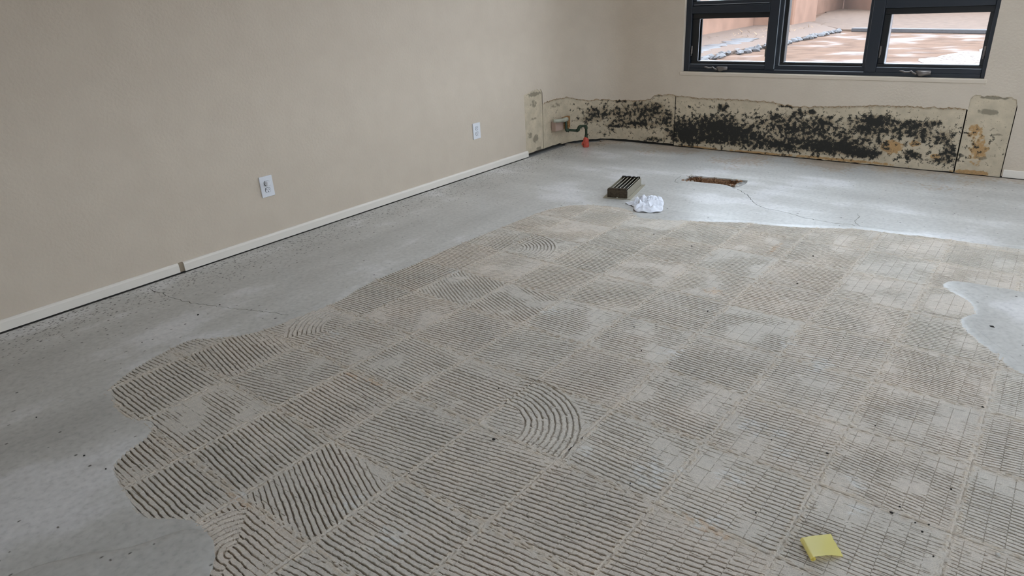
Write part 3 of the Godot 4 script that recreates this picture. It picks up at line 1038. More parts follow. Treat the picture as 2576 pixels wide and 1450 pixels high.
func build_hole(floor_node: Node3D, hole: PackedVector2Array) -> void:
	# broken sides of the duct hole and the dirt at its bottom
	var st := begin()
	var bump := noise(22.0, 97, 3)
	var rings := []
	var deep := [0.006, -0.01, -0.03, -0.055, -0.085, -0.12, -0.16]
	for d in deep:
		var ring := []
		for p in hole:
			var c := Vector2(HOLE_AT.x, HOLE_AT.z)
			var q: Vector2 = c + (p - c) * (1.0 - 0.04 * minf(1.0, -d / 0.05 + 0.2))
			var w := bump.get_noise_3d(q.x * 1.5, d * 2.0, q.y * 1.5) * 0.022
			ring.append(Vector3(q.x, d, q.y) + Vector3(q.x - c.x, 0, q.y - c.y).normalized() * (w + 0.004))
		rings.append(ring)
	for r in rings.size() - 1:
		for k in hole.size():
			var k2 := (k + 1) % hole.size()
			quad(st, rings[r][k], rings[r][k2], rings[r + 1][k2], rings[r + 1][k], HOLE_AT - rings[r][k])
	var bottom: Array = rings[rings.size() - 1]
	for k in hole.size():
		tri(st, HOLE_AT + Vector3(0, -0.155, 0), bottom[k], bottom[(k + 1) % hole.size()], Vector3.UP)
	put("duct_hole", done(st), M.dirt, floor_node).set_meta("label", "broken rectangular duct hole showing brown aggregate")
	# crumbled mortar rim
	for q in 46:
		var k := rng.randi() % hole.size()
		var c := Vector2(HOLE_AT.x, HOLE_AT.z)
		var p: Vector2 = hole[k] + (hole[k] - c).normalized() * rng.randf_range(-0.004, 0.030)
		put("rubble", lump(rng.randf_range(0.004, 0.012), rng.randi()), M.chip if q % 3 else M.dirt, floor_node).position = Vector3(p.x, 0.0135, p.y)


func lump(r: float, sd: int) -> ArrayMesh:
	# a small broken chip: a squashed icosahedron with its corners pushed about
	var g := RandomNumberGenerator.new()
	g.seed = sd
	var t := (1.0 + sqrt(5.0)) / 2.0
	var v := [Vector3(-1, t, 0), Vector3(1, t, 0), Vector3(-1, -t, 0), Vector3(1, -t, 0), Vector3(0, -1, t), Vector3(0, 1, t), Vector3(0, -1, -t), Vector3(0, 1, -t), Vector3(t, 0, -1), Vector3(t, 0, 1), Vector3(-t, 0, -1), Vector3(-t, 0, 1)]
	var sq := Vector3(g.randf_range(0.8, 1.3), g.randf_range(0.45, 0.75), g.randf_range(0.6, 1.0))
	for k in 12:
		v[k] = v[k].normalized() * r * g.randf_range(0.7, 1.15) * sq
	var st := begin()
	for f in [[0, 11, 5], [0, 5, 1], [0, 1, 7], [0, 7, 10], [0, 10, 11], [1, 5, 9], [5, 11, 4], [11, 10, 2], [10, 7, 6], [7, 1, 8], [3, 9, 4], [3, 4, 2], [3, 2, 6], [3, 6, 8], [3, 8, 9], [4, 9, 5], [2, 4, 11], [6, 2, 10], [8, 6, 7], [9, 8, 1]]:
		tri(st, v[f[0]], v[f[1]], v[f[2]], v[f[0]] + v[f[1]] + v[f[2]])
	return done(st)


# which way the trowel ran in each tile's bed, degrees off the back wall
const COMBED := {Vector2i(-4, -1): 2.0, Vector2i(-5, -1): 2.0, Vector2i(-4, 0): 5.5, Vector2i(-3, -1): 1.0, Vector2i(-5, 0): 1.0, Vector2i(-6, 0): 1.0, Vector2i(-6, 1): 11.0, Vector2i(-4, 1): 2.5, Vector2i(-3, 0): 22.0, Vector2i(-3, 1): -9.0, Vector2i(-2, 0): -3.0, Vector2i(-5, 1): -13.0, Vector2i(-3, 2): -2.0, Vector2i(-2, 1): -11.0, Vector2i(-1, 1): -9.0, Vector2i(-2, 3): -9.0, Vector2i(-3, 3): -11.0, Vector2i(-2, 2): -9.0, Vector2i(-1, 0): -8.0, Vector2i(-2, 4): -3.0, Vector2i(-1, 4): 0.5, Vector2i(-1, 3): 2.0, Vector2i(0, 5): -10.0, Vector2i(0, 3): -4.0, Vector2i(0, 4): -3.0, Vector2i(0, 1): -10.0, Vector2i(0, 2): -3.0, Vector2i(-1, 2): 0.5, Vector2i(1, 3): 8.0, Vector2i(2, 3): 1.0, Vector2i(1, 2): -3.0, Vector2i(-6, 4): 5.0, Vector2i(-6, 3): -3.0, Vector2i(-4, 3): -6.0, Vector2i(-5, 5): -20.0, Vector2i(-6, 6): 10.0, Vector2i(-5, 4): 30.0, Vector2i(-4, 4): 22.0, Vector2i(-3, 5): -6.0, Vector2i(-6, 5): -1.0, Vector2i(-5, 2): -8.0}
# how boldly the ridges stand in each (1 = deep combing left, 0 = pressed flat)
const BOLD := {Vector2i(-4, -1): 1.0, Vector2i(-5, -1): 0.8, Vector2i(-3, -1): 0.9, Vector2i(-4, 0): 0.9, Vector2i(-5, 0): 0.6, Vector2i(-6, 0): 1.0, Vector2i(-6, 1): 1.0, Vector2i(-4, 1): 0.9, Vector2i(-5, 1): 0.6, Vector2i(-3, 1): 0.95, Vector2i(-3, 2): 0.9, Vector2i(-2, 1): 1.0, Vector2i(-1, 1): 1.0, Vector2i(-2, 0): 0.95, Vector2i(-2, 3): 0.95, Vector2i(-3, 3): 0.85, Vector2i(-1, 4): 1.0, Vector2i(-6, 4): 1.0, Vector2i(-6, 3): 1.0, Vector2i(-4, 3): 0.9, Vector2i(0, 1): 0.9, Vector2i(0, 5): 0.85, Vector2i(1, 2): 0.5, Vector2i(1, 3): 0.45, Vector2i(0, 2): 0.55, Vector2i(0, 3): 0.5, Vector2i(1, 4): 0.45, Vector2i(-1, 2): 0.5, Vector2i(-5, 2): 0.7, Vector2i(-4, 2): 0.6, Vector2i(-5, 3): 0.5, Vector2i(-3, 0): 0.75}
# arcs swept by the trowel: centre x, z, inner and outer radius, and the way they face
const SWEEPS := [[-1.215, -1.275, 0.13, 0.318, 0.62, -0.78, 0.62], [-2.115, -1.52, 0.14, 0.30, -0.92, 0.38, 0.80], [-2.150, -2.560, 0.08, 0.265, 0.55, -0.83, 0.55], [-1.37, -0.52, 0.02, 0.16, -0.75, 0.66, 0.1]]
const RUST := [[-1.70, -1.246, 0.05, 0.012], [-1.81, -1.235, 0.04, 0.012], [-0.995, -3.26, 0.015, 0.12], [-1.53, -0.625, 0.05, 0.015], [-1.03, -2.60, 0.05, 0.04], [-0.47, -1.264, 0.06, 0.02]]
const CHALK := [[-0.492, -1.465, 0.05], [-0.675, -1.387, 0.06], [-1.267, -0.801, 0.04], [-1.082, -0.776, 0.05], [-1.552, -0.637, 0.035], [-0.225, -1.634, 0.035], [-0.885, -1.348, 0.035], [-2.161, -2.162, 0.05], [-0.193, -1.538, 0.03], [-0.473, -1.270, 0.05], [-0.537, -1.730, 0.05], [-0.460, -1.747, 0.03], [-0.413, -1.655, 0.035], [-0.480, -2.207, 0.06], [-0.934, -2.006, 0.05], [-0.686, -1.338, 0.05], [-2.118, -1.398, 0.05], [-1.5, -2.05, 0.05], [-0.62, -2.3, 0.04]]


func build_mortar(floor_node: Node3D, main: PackedVector2Array, extra: PackedVector2Array) -> void:
	var deep_in: Array = Geometry2D.offset_polygon(main, -0.07)
	var deep_in2: Array = Geometry2D.offset_polygon(extra, -0.07)
	var wob := noise(26.0, 101, 2)
	var wav := noise(75.0, 108, 1)
	var press := noise(4.2, 102, 2)
	var gap := noise(24.0, 103, 2)
	var fine := noise(150.0, 104, 1)
	var mid := noise(42.0, 105, 2)
	var lip := noise(36.0, 106, 2)
	var tone := noise(3.0, 107, 3)
	var chalky := noise(45.0, 109, 3)
	for j in range(-2, 11):
		for i in range(-7, 5):
			var cell := Vector2i(i, j)
			var x0 := GX + i * PX
			var z0 := -GZ - j * PZ
			var seen := false
			for a in 7:
				for b in 7:
					var p := Vector2(x0 + PX * a / 6.0, z0 - PZ * b / 6.0)
					var covered := false
					for g in deep_in + deep_in2:
						if Geometry2D.is_point_in_polygon(p, g):
							covered = true
					if not covered:
						seen = true
			if not seen:
				continue
			var g := RandomNumberGenerator.new()
			g.seed = hash(cell) + 5
			var ang: float = deg_to_rad(COMBED.get(cell, g.randf_range(-9.0, 3.0)))
			var bold: float = BOLD.get(cell, g.randf_range(0.30, 0.85))
			var pitch := g.randf_range(0.0148, 0.0162)
			if i >= 1:
				pitch = g.randf_range(0.0118, 0.0132)
			var off := g.randf()
			var strip_u := g.randf_range(0.72, 1.25)
			var strip_v := g.randf_range(0.70, 1.3)
			var lev := g.randf_range(-0.0004, 0.0004)
			var xc := x0 + PX / 2.0
			var zc := z0 - PZ / 2.0
			var sa := sin(ang)
			var ca := cos(ang)
			# sweeps that reach into this tile
			var sweeps := []
			for s in SWEEPS:
				if absf(s[0] - xc) < s[3] + 0.15 and absf(s[1] - zc) < s[3] + 0.15:
					sweeps.append(s)
			# waffle lines left by the tile's back
			var wp := 0.0415
			var wofs := g.randf_range(0.016, 0.03)
			var us := [0.0, 0.0025, 0.005, 0.008, 0.012, PX, PX - 0.0025, PX - 0.005, PX - 0.008, PX - 0.012]
			var lines := []
			var q := wofs
			while q < PX - 0.015:
				lines.append(q)
				for d in [-0.0014, 0.0, 0.0014]:
					us.append(q + d)
				q += wp
			var fine_step := 0.0035 if sweeps.size() else (0.0075 if z0 > -2.0 else 0.010)
			q = 0.0145
			while q < PX - 0.014:
				if absf(fposmod(q - wofs + wp / 2.0, wp) - wp / 2.0) > 0.0022:
					us.append(q)
				q += fine_step
			us.sort()
			var xs := PackedFloat32Array()
			for u in us:
				if xs.is_empty() or u - xs[xs.size() - 1] > 0.0009:
					xs.append(u)
			xs[xs.size() - 1] = PX
			var wz := g.randf_range(0.012, 0.03)
			var rows := int(PZ / (0.0013 if z0 > -1.7 else (0.0018 if z0 > -2.6 else 0.0025)))
			var nu := xs.size()
			var nv := rows + 1
			var steps := PackedFloat32Array()
			for k in lines.size() + 1:
				steps.append(g.randf_range(-0.07, 0.07) * (3.0 if i >= 0 else 1.0))
			var pink := clampf(g.randf_range(-0.35, 0.75) + (0.25 if j >= 5 else 0.0), 0.0, 1.0)
			var f := Faces.new()
			f.v.resize(nu * nv)
			f.c.resize(nu * nv)
			f.uv.clear()
			for b in nv:
				var wv := PZ * b / rows
				var z := z0 - wv
				var dz := absf(fposmod(wv - wz + wp * 0.75, wp * 1.5) - wp * 0.75)
				var ez := minf(wv, PZ - wv)
				for a in nu:
					var u := xs[a]
					var x := x0 + u
					var ex := minf(u, PX - u)
					var rough := mid.get_noise_2d(x, z)
					var e := minf(ex, ez) + rough * 0.002
					# pressed or combed
					var dp: float = clampf(bold * 1.30 - 0.24 + press.get_noise_2d(x, z) * 1.05, 0.0, 1.0)
					dp *= clampf((ez + rough * 0.016 - 0.009) / 0.009, 0.0, 1.0) * clampf((ex + rough * 0.012 - 0.006) / 0.006, 0.0, 1.0)
					# strips where the tile sat hard and closed the combing
					dp *= 1.0 - 0.85 * clampf(maxf((u / PX - strip_u + rough * 0.12) * 9.0, (wv / PZ - strip_v + rough * 0.12) * 9.0), 0.0, 1.0)
					var col_n := int((u - wofs) / wp + 1.0)
					var t: float = (ca * (z - zc) - sa * (x - xc)) / pitch
					for s in sweeps:
						var rx: float = x - s[0]
						var rz: float = z - s[1]
						var rr := sqrt(rx * rx + rz * rz)
						if rr > s[2] and rr < s[3] and (rx * s[4] + rz * s[5]) / rr > s[6]:
							t = rr / 0.0185
							dp = clampf(0.75 + rough, 0.3, 1.0) * clampf((s[3] - rr) / 0.01, 0.0, 1.0)
					t += off + wob.get_noise_2d(x, z) * 0.12 + wav.get_noise_2d(x, z) * 0.06 + steps[clampi(col_n, 0, steps.size() - 1)]
					var fr := absf(t - floorf(t) - 0.5)
					var hw := (0.105 + 0.070 * dp) * (0.88 if i >= 0 else 1.0)
					var brk := gap.get_noise_2d(x * 0.6, z * 2.2)
					var open_: float = clampf((0.42 + dp * 0.5 - brk) * 5.0, 0.0, 1.0) * clampf(dp * 4.0, 0.0, 1.0)
					var gr: float = clampf((hw - fr) / 0.055, 0.0, 1.0)
					gr = gr * gr * (3.0 - 2.0 * gr)
					var h: float = 0.0105 + lev - gr * open_ * (0.0042 + 0.0050 * dp)
					# waffle incisions
					var du := absf(fposmod(u - wofs + wp / 2.0, wp) - wp / 2.0)
					if du < 0.0011 and e > 0.012 and brk < 0.3:
						h -= 0.0020 * (1.0 - gr * open_)
					if dz < 0.0010 and e > 0.012 and rough < 0.12:
						h -= 0.0018 * (1.0 - gr * open_)
					# squeezed-up joint
					var ln: float = clampf(lip.get_noise_2d(x, z) + 0.45, 0.0, 1.0)
					var k1: float = (e - 0.0045 - 0.003 * ln) / 0.0024
					var jt: float = exp(-k1 * k1) * ln
					h += 0.0024 * jt - 0.0030 * clampf((0.0026 - e) / 0.0012, 0.0, 1.0) * clampf(lip.get_noise_2d(x + 3.0, z) * 4.0 + 0.5, 0.0, 1.0)
					var raw: float = clampf((0.022 - e) / 0.012, 0.0, 1.0)
					var flatness: float = clampf(1.0 - dp * 3.0, 0.0, 1.0) * clampf((press.get_noise_2d(x * 2.0 + 7.0, z * 2.0) - 0.12) * 5.0, 0.0, 1.0)
					h += rough * 0.0006 + fine.get_noise_2d(x, z) * (0.00016 + 0.0005 * maxf(raw, flatness))
					f.v[b * nu + a] = Vector3(x, h, z)
					# colour of the stuff itself
					var tn := tone.get_noise_2d(x, z)
					var cp: float = clampf(pink * 0.6 + tn * 0.4, 0.0, 1.0)
					var col := Vector3(0.605, 0.548, 0.472).lerp(Vector3(0.625, 0.532, 0.442), cp)
					col = col.lerp(Vector3(0.60, 0.505, 0.395), clampf(jt * 0.6 + raw * 0.5 * ln, 0.0, 1.0))
					for w in CHALK:
						var wx: float = x - w[0]
						var wy: float = z - w[1]
						var dd: float = sqrt(wx * wx + wy * wy) / w[2]
						if dd < 1.4:
							col = col.lerp(Vector3(0.70, 0.68, 0.64), clampf((0.62 - dd + chalky.get_noise_2d(x * 0.5, z) * 1.5) * 1.3, 0.0, 0.6))
					for w in RUST:
						var wx: float = (x - w[0]) / w[2]
						var wy: float = (z - w[1]) / w[3]
						var dd: float = sqrt(wx * wx + wy * wy)
						if dd < 1.5:
							col = col.lerp(Vector3(0.60, 0.42, 0.27), clampf((0.75 - dd + chalky.get_noise_2d(x, z) * 1.2) * 1.6, 0.0, 0.6))
					col *= 1.0 + tn * 0.10 + rough * 0.10
					f.c[b * nu + a] = Color(col.x, col.y, col.z)
			var idx := PackedInt32Array()
			idx.resize((nu - 1) * (nv - 1) * 6)
			var c := 0
			for b in nv - 1:
				for a in nu - 1:
					var p := b * nu + a
					# z falls as b grows, so this order runs clockwise seen from above
					idx[c] = p
					idx[c + 1] = p + nu
					idx[c + 2] = p + nu + 1
					idx[c + 3] = p
					idx[c + 4] = p + nu + 1
					idx[c + 5] = p + 1
					c += 6
			f.i = idx
			put("mortar_imprint", f.mesh(), M.mortar, floor_node)


# ---------------------------------------------------------------- courtyard seen through the window
func build_courtyard() -> void:
	var gy := -0.12
	var g := structure("courtyard_ground")
	put("paving", box_mesh(Vector3(-60, gy - 0.4, -70), Vector3(60, gy, -5.5)), M.wet, g)
	var st := begin()
	add_box(st, Vector3(-60, gy - 0.4, -5.5), Vector3(-3.7, gy, 40))
	add_box(st, Vector3(2.8, gy - 0.4, -5.5), Vector3(60, gy, 40))
	add_box(st, Vector3(-3.7, gy - 0.4, 3.0), Vector3(2.8, gy, 40))
	put("paving", done(st), M.wet, g)
	# raised upper terrace behind a dark kerb
	var upper := PackedVector2Array([Vector2(-5.35, -21.35), Vector2(-4.0, -20.85), Vector2(-1.8, -19.95), Vector2(6, -17.2), Vector2(14, -40), Vector2(-12, -40), Vector2(-9, -33), Vector2(-7.5, -25.5)])
	st = begin()
	add_prism(st, upper, Transform3D(Basis(Vector3.RIGHT, Vector3(0, 0, 1), Vector3.UP), Vector3(0, gy, 0)), 0.05)
	put("terrace", done(st), M.upper, g)
	var kerb := thing("stone_kerb", "dark grey kerb edging the upper terrace, seen through the window", "kerb", Vector3(-1.8, gy, -19.95))
	st = begin()
	var line := [Vector3(-5.02, 0, -21.25), Vector3(-4.0, 0, -20.87), Vector3(-1.8, 0, -19.97), Vector3(2, 0, -18.63)]
	for k in line.size() - 1:
		var d: Vector3 = line[k + 1] - line[k]
		var x := Transform3D(Basis(d.normalized(), Vector3.UP, d.normalized().cross(Vector3.UP)), line[k] - kerb.position + Vector3(0, gy, 0))
		add_box(st, Vector3(0, 0, 0), Vector3(d.length(), 0.10, 0.16), 0.015, x)
	put("kerb_stones", done(st), M.stone, kerb)
	# gravel bed by the left wall, its rough stone edging running up to the kerb
	var bed := PackedVector2Array([Vector2(-5.85, -12.0), Vector2(-5.75, -14.6), Vector2(-5.62, -16.4), Vector2(-5.5, -18.2), Vector2(-5.42, -21.2), Vector2(-7.4, -25.3), Vector2(-10.0, -26.5), Vector2(-10.5, -12.0)])
	st = begin()
	add_prism(st, bed, Transform3D(Basis(Vector3.RIGHT, Vector3(0, 0, 1), Vector3.UP), Vector3(0, gy, 0)), 0.07)
	put("gravel_bed", done(st), M.gravel, g)
	var edge := thing("stone_edging", "row of rough grey edging stones beside the gravel bed outside", "edging", Vector3(-5.5, gy, -16))
	var er := RandomNumberGenerator.new()
	er.seed = 33
	var stones := [lump(0.105, 301), lump(0.09, 302), lump(0.12, 303)]
	for k in 70:
		var z := -11.6 - k * 0.138
		var x := lerpf(-5.80, -5.35, clampf((-11.6 - z) / 9.7, 0.0, 1.0))
		var o := put("stone", stones[k % 3], M.stone, edge)
		o.position = Vector3(x + er.randf_range(-0.12, 0.12), gy + 0.04, z) - edge.position
		o.rotation = Vector3(er.randf() * 0.4, er.randf() * TAU, er.randf() * 0.4)
		o.scale = Vector3(1.0, er.randf_range(0.5, 0.8), 1.2)
	var slabs := thing("flat_stone", "pale wet flat stones laid along the gravel bed outside", "stones", Vector3(-5.9, gy, -14.5))
	for k in 9:
		var o := put("slab", lump(0.36, 340 + k), M.stone, slabs)
		o.position = Vector3(-6.62 + er.randf_range(-0.12, 0.12), 0.07, 1.8 - k * 0.62 + er.randf_range(-0.1, 0.1)) - Vector3(-5.9, 0, 0)
		o.rotation.y = er.randf() * TAU
		o.scale = Vector3(1, 0.16, 1.5)
	# stucco walls
	var wall := thing("stucco_wall", "long terracotta stucco garden wall behind the gravel bed outside", "wall", Vector3(-8.6, gy, -20))
	put("panel", box_mesh(Vector3(-0.35, 0, -3.6), Vector3(0, 2.6, 12)), M.stucco, wall)
	wall.rotation.y = 0.03
	var pier := thing("stucco_pier", "pale terracotta stucco pier standing out from the garden wall", "pier", Vector3(-8.0, gy, -25.2))
	put("shaft", box_mesh(Vector3(-1.6, 0, -0.9), Vector3(0.55, 3.0, 1.5), 0.05), M.stucco, pier)
	var wall2 := thing("stucco_wall", "terracotta stucco wall running back beyond the pier to the far corner", "wall", Vector3(-9.2, gy, -31))
	put("panel", box_mesh(Vector3(-0.35, 0, -5.2), Vector3(0, 2.6, 4.85)), M.stucco, wall2)
	var wall3 := thing("stucco_wall", "far terracotta stucco wall closing the courtyard behind the terrace", "wall", Vector3(-5, gy, -36.1))
	put("panel", box_mesh(Vector3(0, 0, -0.35), Vector3(4.1, 2.6, 0), 0.0, Transform3D(Basis(Vector3.UP, -0.94), Vector3(-4.25, 0, -0.2))), M.stucco, wall3)
	put("panel", box_mesh(Vector3(-1.9, 0, 2.75), Vector3(14.0, 2.6, 3.1)), M.stucco, wall3)
	var peg := thing("steel_peg", "thin dark peg standing beside the terracotta wall outside", "peg", Vector3(-8.35, gy, -28.6))
	st = begin()
	add_tube(st, [Vector3(0, 0, 0), Vector3(0.05, 0.32, 0)], 0.03, 8)
	put("rod", done(st), M.sash, peg)
	# dry straw blown against the bed
	var straw := begin()
	for k in 200:
		var p := Vector3(er.randf_range(-8.0, -6.3), gy + 0.075, er.randf_range(-23.2, -17.9))
		var d := Vector3(er.randf_range(-1, 1), er.randf_range(-0.05, 0.25), er.randf_range(-1, 1)).normalized() * er.randf_range(0.08, 0.25)
		var s := d.cross(Vector3.UP).normalized() * 0.010
		tri(straw, p - s, p + s, p + d, Vector3.UP)
	var so := put("dry_grass", done(straw), M.straw)
	so.set_meta("kind", "stuff")
	tag(so, "dry grass stalks strewn over the gravel bed outside", "grass")
	# standing water on the right of the lower paving
	var pool := thing("puddle", "shallow rain puddle mirroring the bright sky on the lower paving", "puddle", Vector3(-1.5, gy + 0.002, -14))
	st = begin()
	var rim := PackedVector2Array()
	var pn := noise(0.6, 61, 3)
	for k in 72:
		var a := TAU * k / 72.0
		var d := Vector2(cos(a) * 2.6, sin(a) * 3.7)
		rim.append(d * (1.0 + 0.22 * pn.get_noise_2d(cos(a) * 3.0, sin(a) * 3.0)) + Vector2(2.15, 0))
	add_prism(st, rim, Transform3D(Basis(Vector3.RIGHT, Vector3(0, 0, 1), Vector3.UP), Vector3.ZERO), 0.004)
	put("water", done(st), M.puddle, pool)


# ---------------------------------------------------------------- baseboard and outlets
func build_baseboard() -> void:
	var b := structure("baseboard_left")
	var profile := func(x1: float, z0: float, z1: float, y0: float, y1: float) -> ArrayMesh:
		var st := begin()
		var p := PackedVector2Array([Vector2(XL - 0.002, y0), Vector2(x1, y0), Vector2(x1, y1 - 0.012), Vector2(x1 - 0.002, y1 - 0.006), Vector2(x1 - 0.006, y1 - 0.001), Vector2(XL - 0.002, y1)])
		add_prism(st, p, Transform3D(Basis(), Vector3(0, 0, z0)), z1 - z0)
		return done(st)
	put("board", profile.call(XL + 0.012, -1.398, ZF, 0.014, 0.064), M.trim, b)
	put("board", profile.call(XL + 0.014, -4.348, -1.424, 0.013, 0.062), M.trim, b)
	put("scarf_end", profile.call(XL + 0.0085, -1.424, -1.398, 0.014, 0.062), M.stub, b).set_meta("label", "bare darker board end between the two boards")
	var b2 := structure("baseboard_back")
	var st := begin()
	add_box(st, Vector3(-0.236, 0.010, ZB - 0.002), Vector3(XR, 0.058, ZB + 0.009), 0.002)
	put("board", done(st), M.trim, b2)


func build_outlets() -> void:
	for k in 2:
		var zc: float = [-1.976, -3.743][k]
		var o := thing("wall_outlet", ["white wall outlet nearest the camera with a plug cap in its upper socket", "white duplex wall outlet with both sockets empty, near the far corner"][k], "outlet", Vector3(XL, 0.328, zc), "outlets on the left wall")
		put("cover_plate", box_mesh(Vector3(0, -0.058, -0.040), Vector3(0.0075, 0.058, 0.040), 0.0035), M.plate, o)
		for s in [0.0195, -0.0195]:
			var r := Node3D.new()
			r.name = "socket"
			o.add_child(r, true)
			var st := begin()
			var p := PackedVector2Array()
			for q in 28:
				var a := TAU * q / 28.0
				p.append(Vector2(clampf(cos(a) * 0.0172, -0.0172, 0.0172), clampf(sin(a) * 0.0172, -0.0135, 0.0135)))
			# a dark reveal round the socket face
			add_prism(st, p, Transform3D(Basis(Vector3(0, 0, -1), Vector3.UP, Vector3.RIGHT), Vector3(0.0072, s, 0)), 0.0012)
			put("reveal", done(st), M.slot, r).scale = Vector3(1, 1, 1)
			st = begin()
			var p2 := PackedVector2Array()
			for v in p:
				p2.append(v * 0.90)
			add_prism(st, p2, Transform3D(Basis(Vector3(0, 0, -1), Vector3.UP, Vector3.RIGHT), Vector3(0.0076, s, 0)), 0.0022)
			put("face", done(st), M.plate, r)
			if k == 0 and s > 0:
				continue
			for zs in [-0.0065, 0.0065]:
				put("slot", box_mesh(Vector3(0.0090, s - 0.001, zs - 0.0013), Vector3(0.0100, s + 0.0075, zs + 0.0013)), M.slot, r)
			var gs := begin()
			var gp := PackedVector2Array()
			for q in 12:
				gp.append(Vector2(cos(TAU * q / 12.0), sin(TAU * q / 12.0)) * 0.0027)
			add_prism(gs, gp, Transform3D(Basis(Vector3(0, 0, -1), Vector3.UP, Vector3.RIGHT), Vector3(0.0092, s - 0.0075, 0)), 0.0009)
			put("ground_hole", done(gs), M.slot, r)
		if k == 0:
			put("plug_cap", box_mesh(Vector3(0.008, 0.006, -0.014), Vector3(0.034, 0.034, 0.014), 0.005), M.plate, o).set_meta("label", "white plug cap standing out")
		else:
			var cs := begin(true)
			add_tube(cs, [Vector3(0.007, 0, 0), Vector3(0.0088, 0, 0)], [0.003, 0.0022], 10)
			put("screw", done(cs), M.plate, o)


# ---------------------------------------------------------------- loose things on the floor
func build_register() -> void:
	# cast floor register lying upside down: flange on the floor, open box with louvre bars upward
	var o := thing("floor_register", "rusty metal floor register lying upside down near the duct hole", "register", Vector3(-2.1625, 0.0137, -3.8005))
	o.rotation.y = 0.243      # its length runs away from the camera, a little to the left
	var hx := 0.091
	var hz := 0.187
	var bx := 0.066
	var bz := 0.168
	var top := 0.062
	var st := begin()
	for s in [-1.0, 1.0]:
		add_box(st, Vector3(s * hx if s < 0 else bx, 0, -hz), Vector3(-bx if s < 0 else s * hx, 0.004, hz), 0.0012)
		add_box(st, Vector3(-bx, 0, s * hz if s < 0 else bz), Vector3(bx, 0.004, -bz if s < 0 else s * hz), 0.0012)
	put("flange", done(st), M.flange, o).set_meta("label", "pale worn flange plate")
	put("side_wall", box_mesh(Vector3(-bx, 0.004, -bz), Vector3(-bx + 0.003, top - 0.006, bz), 0.001), M.flange, o)
	put("side_wall", box_mesh(Vector3(bx - 0.003, 0.004, -bz), Vector3(bx, top - 0.006, bz), 0.001), M.flange, o)
	# stepped end walls with tabs
	var end := PackedVector2Array([Vector2(-bx, 0.004), Vector2(bx, 0.004), Vector2(bx, top - 0.014), Vector2(bx - 0.008, top - 0.010), Vector2(bx - 0.008, top), Vector2(-bx + 0.004, top), Vector2(-bx, top - 0.008)])
	for z in [bz, -bz + 0.003]:
		st = begin()
		add_prism(st, end, Transform3D(Basis(), Vector3(0, 0, z - 0.003)), 0.003)
		put("end_wall", done(st), M.rusty, o)
	# top hem at the near end, and the far hem with three punched holes
	put("hem", box_mesh(Vector3(-bx + 0.004, top - 0.003, bz - 0.022), Vector3(bx - 0.008, top, bz), 0.001), M.rusty, o)
	var hem := put("hem", box_mesh(Vector3(-bx + 0.004, top - 0.003, -bz), Vector3(bx - 0.008, top, -bz + 0.020), 0.001), M.sash, o)
	for x in [-0.032, 0.004, 0.034]:
		put("hole", box_mesh(Vector3(x - 0.006, top - 0.001, -bz + 0.004), Vector3(x + 0.006, top + 0.0006, -bz + 0.012), 0.0008), M.plate, hem)
	# louvre bars along its length
	for k in 5:
		var x := -0.048 + k * 0.0235
		var t := Transform3D(Basis(Vector3(0, 0, 1), -0.5), Vector3(x, top - 0.016, 0))
		put("louvre", box_mesh(Vector3(-0.0012, -0.013, -bz + 0.004), Vector3(0.0022, 0.013, bz - 0.004), 0.0006, t), M.flange, o)
	put("damper", box_mesh(Vector3(-bx + 0.004, 0.006, -bz + 0.004), Vector3(bx - 0.004, 0.009, bz - 0.004), 0.0005), M.slot, o)
	st = begin()
	add_box(st, Vector3(-0.006, 0.002, bz), Vector3(0.006, 0.010, bz + 0.014), 0.002)
	put("lever", done(st), M.flange, o).set_meta("label", "small pale damper lever tab")


